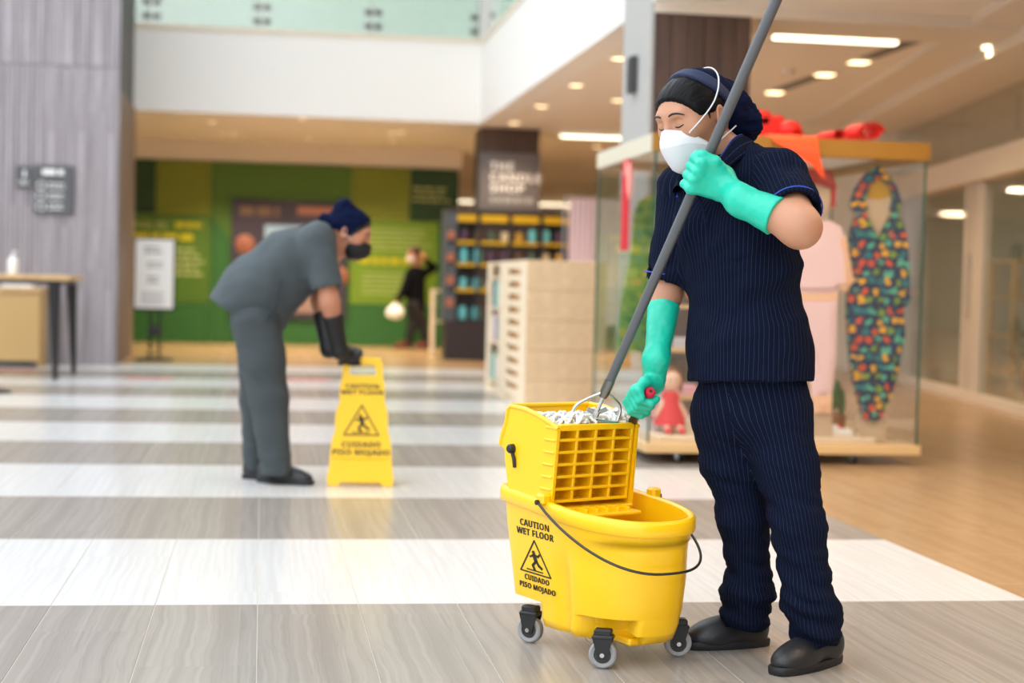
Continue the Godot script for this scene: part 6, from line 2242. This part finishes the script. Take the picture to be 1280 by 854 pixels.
func build_sign() -> void:
	# folding floor sign, two leaves
	var yellow := mat("sign_yellow", c8(248, 196, 6), 0.45)
	var c := (onfloor(411, 608) + onfloor(489, 608)) / 2
	var t := thing("wet_floor_sign", "yellow folding wet floor sign set up beside the bent person", "floor sign", c, deg_to_rad(-4.0))
	var h := 0.61
	for s in [1, -1]:
		var lean: float = atan2(0.13, h) * s
		var leaf := Transform3D(Basis(Vector3.RIGHT, -lean) * Basis.from_scale(Vector3(1, 0.96, 1)), Vector3(0, 0, 0.0 if s > 0 else -0.27))
		var nm := "front_leaf" if s > 0 else "back_leaf"
		var node := thing_part(nm, t, Vector3.ZERO)
		var left := [Vector2(-0.152, 0.0), Vector2(-0.158, 0.03), Vector2(-0.148, 0.1), Vector2(-0.142, 0.2), Vector2(-0.136, 0.24), Vector2(-0.126, 0.26), Vector2(-0.124, 0.35), Vector2(-0.118, 0.39), Vector2(-0.108, 0.41), Vector2(-0.106, 0.5), Vector2(-0.098, 0.54), Vector2(-0.094, 0.61), Vector2(-0.082, 0.633)]
		var poly := PackedVector2Array(left)
		for i in left.size():
			var p: Vector2 = left[left.size() - 1 - i]
			poly.append(Vector2(-p.x, p.y))
		# foot cut-out
		for p in [Vector2(0.105, 0.0), Vector2(0.095, 0.018), Vector2(-0.095, 0.018), Vector2(-0.105, 0.0)]:
			poly.append(p)
		# the handle hole splits the leaf: lower part and the hoop above it
		var hole := PackedVector2Array([Vector2(-0.058, 0.552), Vector2(0.058, 0.552), Vector2(0.066, 0.562), Vector2(0.06, 0.602), Vector2(0.05, 0.610), Vector2(-0.05, 0.610), Vector2(-0.06, 0.602), Vector2(-0.066, 0.562)])
		var mb := MB.new()
		var cutl := PackedVector2Array([Vector2(-1, 0.552), Vector2(1, 0.552), Vector2(1, 2), Vector2(-1, 2)])
		for part: PackedVector2Array in Geometry2D.clip_polygons(poly, cutl):
			mb.prism(part, 0.012, leaf)
		for part: PackedVector2Array in Geometry2D.intersect_polygons(poly, PackedVector2Array([Vector2(-1, 0.552), Vector2(0, 0.552), Vector2(0, 2), Vector2(-1, 2)])):
			for q: PackedVector2Array in Geometry2D.clip_polygons(part, hole):
				mb.prism(q, 0.012, leaf)
		for part: PackedVector2Array in Geometry2D.intersect_polygons(poly, PackedVector2Array([Vector2(0, 0.552), Vector2(1, 0.552), Vector2(1, 2), Vector2(0, 2)])):
			for q: PackedVector2Array in Geometry2D.clip_polygons(part, hole):
				mb.prism(q, 0.012, leaf)
		obj("sheet", mb, yellow, node)
		var bar := MB.new()
		bar.box(leaf * Vector3(0, 0.135, 0.014), Vector3(0.25, 0.006, 0.006), 0.002, leaf.basis)
		obj("rib", bar, yellow, node)
		var z := 0.0135 if s > 0 else -0.0015
		var face := leaf * Transform3D(Basis() if s > 0 else Basis(Vector3.UP, PI), Vector3(0, 0, z))
		for l in [["CAUTION", 0.497, 0.022, 1.2], ["WET FLOOR", 0.466, 0.022, 1.2], ["CUIDADO", 0.205, 0.026, 1.15], ["PISO MOJADO", 0.166, 0.026, 1.15]]:
			var o := lettering(l[0], l[2], M.ink, node, Transform3D(face.basis, face * Vector3(0, l[1], 0.0)))
			o.scale = Vector3(l[3], 1, 1)
		slip_symbol(node, Transform3D(face.basis, face * Vector3(0, 0.315, 0.0005)), 0.165)
	obj("hinge", MB.new().tube([Vector3(-0.085, 0.597, -0.128), Vector3(0.085, 0.597, -0.128)], 0.008, 10), yellow, t)

func build_colleague() -> void:
	build_sign()
	var D := 7.86
	var base := onfloor(338, 604)
	var who := thing("person", "person in grey scrubs and black gloves bending over the yellow floor sign", "person", base)
	var skin := mat("skin_brown", c8(188, 128, 98), 0.55)
	var grey := mat("scrubs_grey", c8(62, 69, 72), 0.85)
	var navy: Material = M.navy_cap
	var black := mat("glove_black", c8(18, 18, 19), 0.5)
	var leather: Material = M.shoe_leather
	var near := 7.72
	var far := 7.98
	var hipn := at(320, 402, near + 0.04)
	var hipf := at(322, 398, far - 0.04)
	var knn := at(336, 498, near + 0.03)
	var knf := at(320, 498, far - 0.03)
	var ann := at(345, 586, near + 0.02)
	var anf := at(320, 583, far - 0.02)
	var shn := at(398, 300, near + 0.01)
	var shf := at(404, 302, far - 0.02)
	var eln := at(412, 378, near)
	var elf := at(401, 376, far)
	var wrn := at(425, 440, near + 0.06)
	var wrf := at(411, 438, far - 0.06)
	var W := pix(340, 400).normalized()      # across the body, seen end on
	# head: looking down to the right
	var cam_r := cam_basis * Vector3.RIGHT
	var cam_t := cam_basis * Vector3.BACK
	var hf := (cam_r * 0.94 + Vector3.UP * -0.33 + cam_t * 0.1).normalized()
	var hx := Vector3.UP.cross(hf).normalized()
	var hy := hf.cross(hx)
	var head := Transform3D(Basis(hx, hy, hf) * 1.0, at(436, 292, D))
	var neck := at(402, 296, D)
	var trunk := [bone(at(330, 370, D), at(395, 305, D), 0.12, 0.1, 0.05, W, 1.3), bone(shn, shf, 0.045, 0.045, 0.05), bone(neck, at(428, 300, D), 0.055, 0.05, 0.03),
		bone(hipn, knn, 0.075, 0.055, 0.03), bone(knn, ann, 0.05, 0.04, 0.03), bone(hipf, knf, 0.075, 0.055, 0.03), bone(knf, anf, 0.05, 0.04, 0.03),
		bone(shn, eln, 0.052, 0.046, 0.03), bone(eln, wrn, 0.045, 0.03, 0.03), bone(shf, elf, 0.052, 0.046, 0.03), bone(elf, wrf, 0.045, 0.03, 0.03)]
	obj("body", skin_mesh([nets(trunk, 0.014), moved(nets(head_prims(), 0.005), head)], base), skin, who)
	var fn := fold_noise(19)
	var fold := func(p: Vector3, _n: Vector3) -> float:
		return 0.006 * fn.get_noise_3d(p.x * 7.0, p.y * 9.0, p.z * 7.0) + 0.008 * smoothstep(0.3, 0.05, p.y) * fn.get_noise_3d(p.x * 4.0, p.y * 24.0, p.z * 4.0)
	# trousers
	var tr := [bone(at(320, 378, D), at(320, 405, D), 0.118, 0.12, 0.05, W, 1.12), bone(hipn, at(328, 450, near + 0.03), 0.122, 0.106, 0.04), bone(at(328, 450, near + 0.03), knn, 0.106, 0.092, 0.03), bone(knn, ann, 0.092, 0.072, 0.03, Vector3.ZERO, 1.0, [Plane(Vector3.DOWN, -0.045)]),
		bone(hipf, knf, 0.105, 0.078, 0.04), bone(knf, anf, 0.076, 0.062, 0.03, Vector3.ZERO, 1.0, [Plane(Vector3.DOWN, -0.045)])]
	obj("trousers", skin_mesh([nets(tr, 0.013)], base, fold), grey, who)
	# tunic over a bent back
	var along := (at(400, 300, D) - at(300, 378, D)).normalized()
	var down := (cam_r * -0.49 + Vector3.UP * -0.87).normalized()
	var hem := Plane(down, down.dot(at(300, 393, D)))
	var ndir := (eln - shn).normalized()
	var fdir := (elf - shf).normalized()
	var sh := [bone(at(276, 394, D), at(320, 360, D), 0.105, 0.145, 0.04, W, 1.55), bone(at(322, 392, D), at(325, 362, D), 0.142, 0.15, 0.05, W, 1.2), bone(at(318, 364, D), at(360, 325, D), 0.160, 0.142, 0.05, W, 1.2), bone(at(360, 325, D), at(398, 302, D), 0.142, 0.088, 0.05, W, 1.4),
		bone(at(338, 378, D), at(374, 346, D), 0.115, 0.10, 0.06, W, 1.25),
		bone(shn, shf, 0.066, 0.066, 0.05), bone(neck, at(392, 303, D), 0.066, 0.08, 0.04),
		bone(shn, eln, 0.075, 0.080, 0.04, Vector3.ZERO, 1.0, [Plane(ndir, ndir.dot(shn.lerp(eln, 0.78)))]), bone(shf, elf, 0.075, 0.08, 0.04, Vector3.ZERO, 1.0, [Plane(fdir, fdir.dot(shf.lerp(elf, 0.78)))]),
		minus(bone(shn.lerp(eln, 0.74), eln, 0.062, 0.066, 0.01)), minus(bone(shf.lerp(elf, 0.74), elf, 0.062, 0.066, 0.01))]
	var tunic := obj("tunic", skin_mesh([nets(sh, 0.012, [hem])], base, fold), mat("tunic_grey", c8(70, 78, 82), 0.85), who)
	obj("side_seam", MB.new(base).tube([at(330, 408, near - 0.06), at(345, 385, near - 0.07), at(352, 350, near - 0.05)], 0.004, 6), mat("seam_dark", c8(40, 46, 50), 0.9), tunic)
	obj("side_slit", MB.new(base).tube([at(325, 411, near - 0.045), at(332, 403, near - 0.05), at(338, 392, near - 0.05)], [0.004, 0.016, 0.003], 8), M.seam_dark, tunic)
	# cap with a bun, hair, black mask with straps, an earring's glint left out
	var tilt := Vector3(0, -0.59, 0.806)
	obj("hair", skin_mesh([moved(nets(skull_push(0.007, [Plane(tilt, 0.024), Plane(Vector3.DOWN, 0.0)]), 0.008), head)], base), M.hair_black, who)
	var cap := skull_push(0.012, [Plane(tilt, 0.008), Plane(Vector3.DOWN, 0.0)])
	cap.append(egg(Vector3(0, 0.100, -0.060), Vector3(0.05, 0.056, 0.05), Basis(), 0.02))
	cap.append(egg(Vector3(0, 0.025, -0.125), Vector3(0.045, 0.034, 0.04), Basis(), 0.02))
	var cn := fold_noise(6)
	var cap_push := func(p: Vector3, _n: Vector3) -> float:
		return 0.006 * cn.get_noise_3d(p.x * 30.0, p.y * 30.0, p.z * 30.0)
	obj("cap", skin_mesh([moved(nets(cap, 0.008), head)], base, cap_push), navy, who)
	var mk := [egg(Vector3(0, -0.05, 0.05), Vector3(0.064, 0.066, 0.07), Basis(), 0.02), bone(Vector3(0, -0.02, 0.1), Vector3(0, -0.06, 0.105), 0.018, 0.022, 0.03)]
	var mask := obj("face_mask", skin_mesh([moved(nets(mk, 0.007, [Plane(Vector3(0, 0.97, 0.22), 0.010), Plane(Vector3.FORWARD, -0.015)]), head)], base), mat("mask_black", c8(16, 16, 18), 0.7), who)
	for s in [-1, 1]:
		strap(mask, [head * Vector3(s * 0.06, -0.03, 0.05), head * Vector3(s * 0.076, -0.01, 0.01), head * Vector3(s * 0.078, 0.01, -0.02)], base, M.mask_white, 0.002)
		obj("eyebrow", MB.new(base).tube([head * on_face(head_prims(), Vector3(s * 0.018, 0.03, 0.09), 0.001), head * on_face(head_prims(), Vector3(s * 0.034, 0.033, 0.09), 0.001), head * on_face(head_prims(), Vector3(s * 0.048, 0.026, 0.08), 0.001)], 0.0025, 6), M.hair_black, who)
	# gloves: forearm and closed hand on the sign's hoop
	var hoop := t_sign(Vector3(-0.072, 0.592, -0.125))
	var ga := (cam_r * -0.95 - cam_t * 0.1).normalized()
	var pairs := [[wrn, eln, hoop + cam_r * 0.018], [wrf, elf, hoop - cam_r * 0.004 + Vector3(0, 0.0, -0.06)]]
	for i in 2:
		var wr: Vector3 = pairs[i][0]
		var el: Vector3 = pairs[i][1]
		var fd := (el - wr).normalized()
		var cut := wr.lerp(el, 0.74)
		var g: Vector3 = pairs[i][2]
		var u := Vector3.UP
		var ax := ga if i == 0 else (ga * -1.0)
		u = (u - ax * u.dot(ax)).normalized()
		var w := cam_t * (1.0 if i == 0 else -1.0)
		w = (w - ax * w.dot(ax) - u * w.dot(u)).normalized()
		var lg := [bone(wr, cut + fd * 0.03, 0.036, 0.054, 0.02, Vector3.ZERO, 1.0, [Plane(fd, fd.dot(cut))])]
		lg.append_array(grip(g, ax, u, w, 0.012, wr, 1.05, 1.1))
		obj("glove", skin_mesh([nets(lg, 0.0058)], base), black, who)
	shoe_parts(onfloor(322, 602), onfloor(391, 607), who, base, leather, M.shoe_rubber, 0.01)
	shoe_parts(onfloor(303, 598), onfloor(368, 600), who, base, leather, M.shoe_rubber, 0.01)

func t_sign(p: Vector3) -> Vector3:
	return Transform3D(Basis(Vector3.UP, deg_to_rad(-4.0)), (onfloor(411, 608) + onfloor(489, 608)) / 2) * p

func build_walker() -> void:
	var z := -23.6
	var f := onz(520, 432, z)
	f.y = 0
	var who := thing("person", "person in black clothes walking past the green hoarding with a white bag", "person", f)
	var k := 0.0
	var P := func(px_: float, py: float, dz := 0.0) -> Vector3:
		return onz(px_, py, z + dz) + Vector3(0, -onz(520, 432, z).y, 0)
	var skin: Material = M.skin_brown
	var black := mat("coat_black", c8(15, 15, 18), 0.85)
	black.metallic_specular = 0.2
	var cam_r := cam_basis * Vector3.RIGHT
	var cam_t := cam_basis * Vector3.BACK
	var hf := (cam_r * -0.75 + Vector3.UP * -0.1 + cam_t * 0.6).normalized()
	var hx := Vector3.UP.cross(hf).normalized()
	var head := Transform3D(Basis(hx, hf.cross(hx), hf), P.call(518, 315))
	var body := [bone(P.call(520, 345), P.call(520, 375), 0.12, 0.1, 0.04), bone(P.call(519, 330), P.call(519, 345), 0.05, 0.06, 0.03), bone(P.call(516, 375, 0.05), P.call(528, 400), 0.08, 0.06, 0.03), bone(P.call(528, 400), P.call(533, 426), 0.055, 0.04, 0.03),
		bone(P.call(516, 375, -0.05), P.call(516, 402), 0.08, 0.06, 0.03), bone(P.call(516, 402), P.call(510, 426), 0.055, 0.04, 0.03),
		bone(P.call(512, 340, 0.1), P.call(504, 362, 0.14), 0.05, 0.042, 0.03), bone(P.call(504, 362, 0.14), P.call(496, 374, 0.2), 0.04, 0.032, 0.03), egg(P.call(495, 377, 0.2), Vector3(0.03, 0.045, 0.03)),
		bone(P.call(527, 340, -0.05), P.call(541, 332, 0.02), 0.05, 0.042, 0.03), bone(P.call(541, 332, 0.02), P.call(530, 318, 0.12), 0.038, 0.03, 0.03), egg(P.call(528, 315, 0.12), Vector3(0.035, 0.045, 0.035))]
	obj("body", skin_mesh([nets(body, 0.02), moved(nets(head_prims(), 0.009), head)], f), skin, who)
	var coat := [bone(P.call(519, 341), P.call(520, 378), 0.15, 0.14, 0.05), bone(P.call(512, 340, 0.1), P.call(504, 362, 0.14), 0.072, 0.06, 0.04), bone(P.call(504, 362, 0.14), P.call(498, 371, 0.2), 0.056, 0.05, 0.03), bone(P.call(527, 340, -0.05), P.call(542, 331, 0.02), 0.07, 0.06, 0.04), bone(P.call(542, 331, 0.02), P.call(533, 322, 0.1), 0.055, 0.045, 0.03)]
	obj("jacket", skin_mesh([nets(coat, 0.02)], f), black, who)
	var leg := [bone(P.call(520, 374), P.call(520, 386), 0.14, 0.12, 0.05), bone(P.call(517, 378, 0.05), P.call(528, 400), 0.1, 0.075, 0.04), bone(P.call(528, 400), P.call(533, 427), 0.072, 0.055, 0.03), bone(P.call(517, 378, -0.05), P.call(516, 402), 0.1, 0.075, 0.04), bone(P.call(516, 402), P.call(510, 426), 0.072, 0.055, 0.03)]
	obj("trousers", skin_mesh([nets(leg, 0.02)], f), mat("trousers_black", c8(26, 24, 28), 0.8), who)
	obj("hair", skin_mesh([moved(nets(skull_push(0.012, [Plane(Vector3(0, -0.59, 0.806), 0.03)]), 0.012), head)], f), mat("hair_brown", c8(60, 40, 30), 0.6), who)
	obj("face_mask", skin_mesh([moved(nets([egg(Vector3(0, -0.05, 0.062), Vector3(0.062, 0.058, 0.06))], 0.012, [Plane(Vector3.UP, 0.0), Plane(Vector3.FORWARD, -0.03)]), head)], f), M.mask_white, who)
	for s in [[508, 0.0, 4], [532, 0.0, 4]]:
		var h := onz(s[0] + 3, 430, z)
		var t := onz(s[0] - 17, 430, z)
		shoe_parts(Vector3(h.x, 0, h.z), Vector3(t.x, 0, t.z + 0.1), who, f, mat("shoe_brown_%d" % s[0], c8(110, 50, 34), 0.5), M.shoe_rubber, 0.014)
	var bg: Vector3 = P.call(494, 391, 0.22)
	var bag := thing("shopping_bag", "white carrier bag held by the person in black", "bag", bg)
	var bn := fold_noise(3)
	var crumple := func(p: Vector3, _n: Vector3) -> float:
		return 0.015 * bn.get_noise_3d(p.x * 14.0, p.y * 14.0, p.z * 14.0)
	obj("sack", skin_mesh([nets([egg(Vector3(0, 0.05, 0), Vector3(0.13, 0.1, 0.08)), bone(Vector3(0, 0.1, 0), Vector3(0, 0.165, 0), 0.05, 0.02, 0.04)], 0.014)], Vector3.ZERO, crumple), M.white_paint, bag)
	obj("handle", MB.new().tube(circle(Vector3(0, 0.17, 0), 0.025, 12), 0.006, 6, false, true), M.white_paint, bag)


func _ready() -> void:
	# --- camera: long lens, wide open, focused on the near cleaner
	cam_basis = Basis.from_euler(Vector3(deg_to_rad(-2.04), deg_to_rad(-8.7), deg_to_rad(1.42)))
	var cam := Camera3D.new()
	cam.name = "camera"
	add_child(cam)
	var ca := CameraAttributesPhysical.new()
	ca.frustum_focal_length = 83.8
	ca.frustum_focus_distance = 4.25
	ca.exposure_aperture = 3.1
	cam.attributes = ca
	cam.transform = Transform3D(cam_basis, EYE)
	cam.fov = rad_to_deg(2.0 * atan(427.0 / FPX))
	cam.near = 0.05
	cam.far = 200.0
	cam.current = true
	# --- bright overcast sky that reaches the floor through the atrium's roof opening
	var env := Environment.new()
	env.background_mode = Environment.BG_SKY
	var sm := ProceduralSkyMaterial.new()
	sm.sky_top_color = Color(0.94, 0.97, 1.0)
	sm.sky_horizon_color = Color(0.92, 0.94, 0.96)
	sm.ground_bottom_color = Color(0.45, 0.44, 0.42)
	sm.ground_horizon_color = Color(0.6, 0.6, 0.6)
	sm.sun_angle_max = 0.0
	var sky := Sky.new()
	sky.sky_material = sm
	env.sky = sky
	env.background_energy_multiplier = 2.9
	env.tonemap_mode = Environment.TONE_MAPPER_LINEAR
	env.tonemap_exposure = 1.16
	env.sdfgi_enabled = true
	env.ssao_enabled = true
	env.ssil_enabled = true
	var we := WorldEnvironment.new()
	we.name = "world"
	we.environment = env
	add_child(we)
	make_materials()
	build_floor()
	build_shell()
	build_railing()
	build_lamps()
	build_shopfront()
	# objects
	build_bucket()
	build_hall()
	build_case()
	build_cleaner()
	build_colleague()
	build_walker()
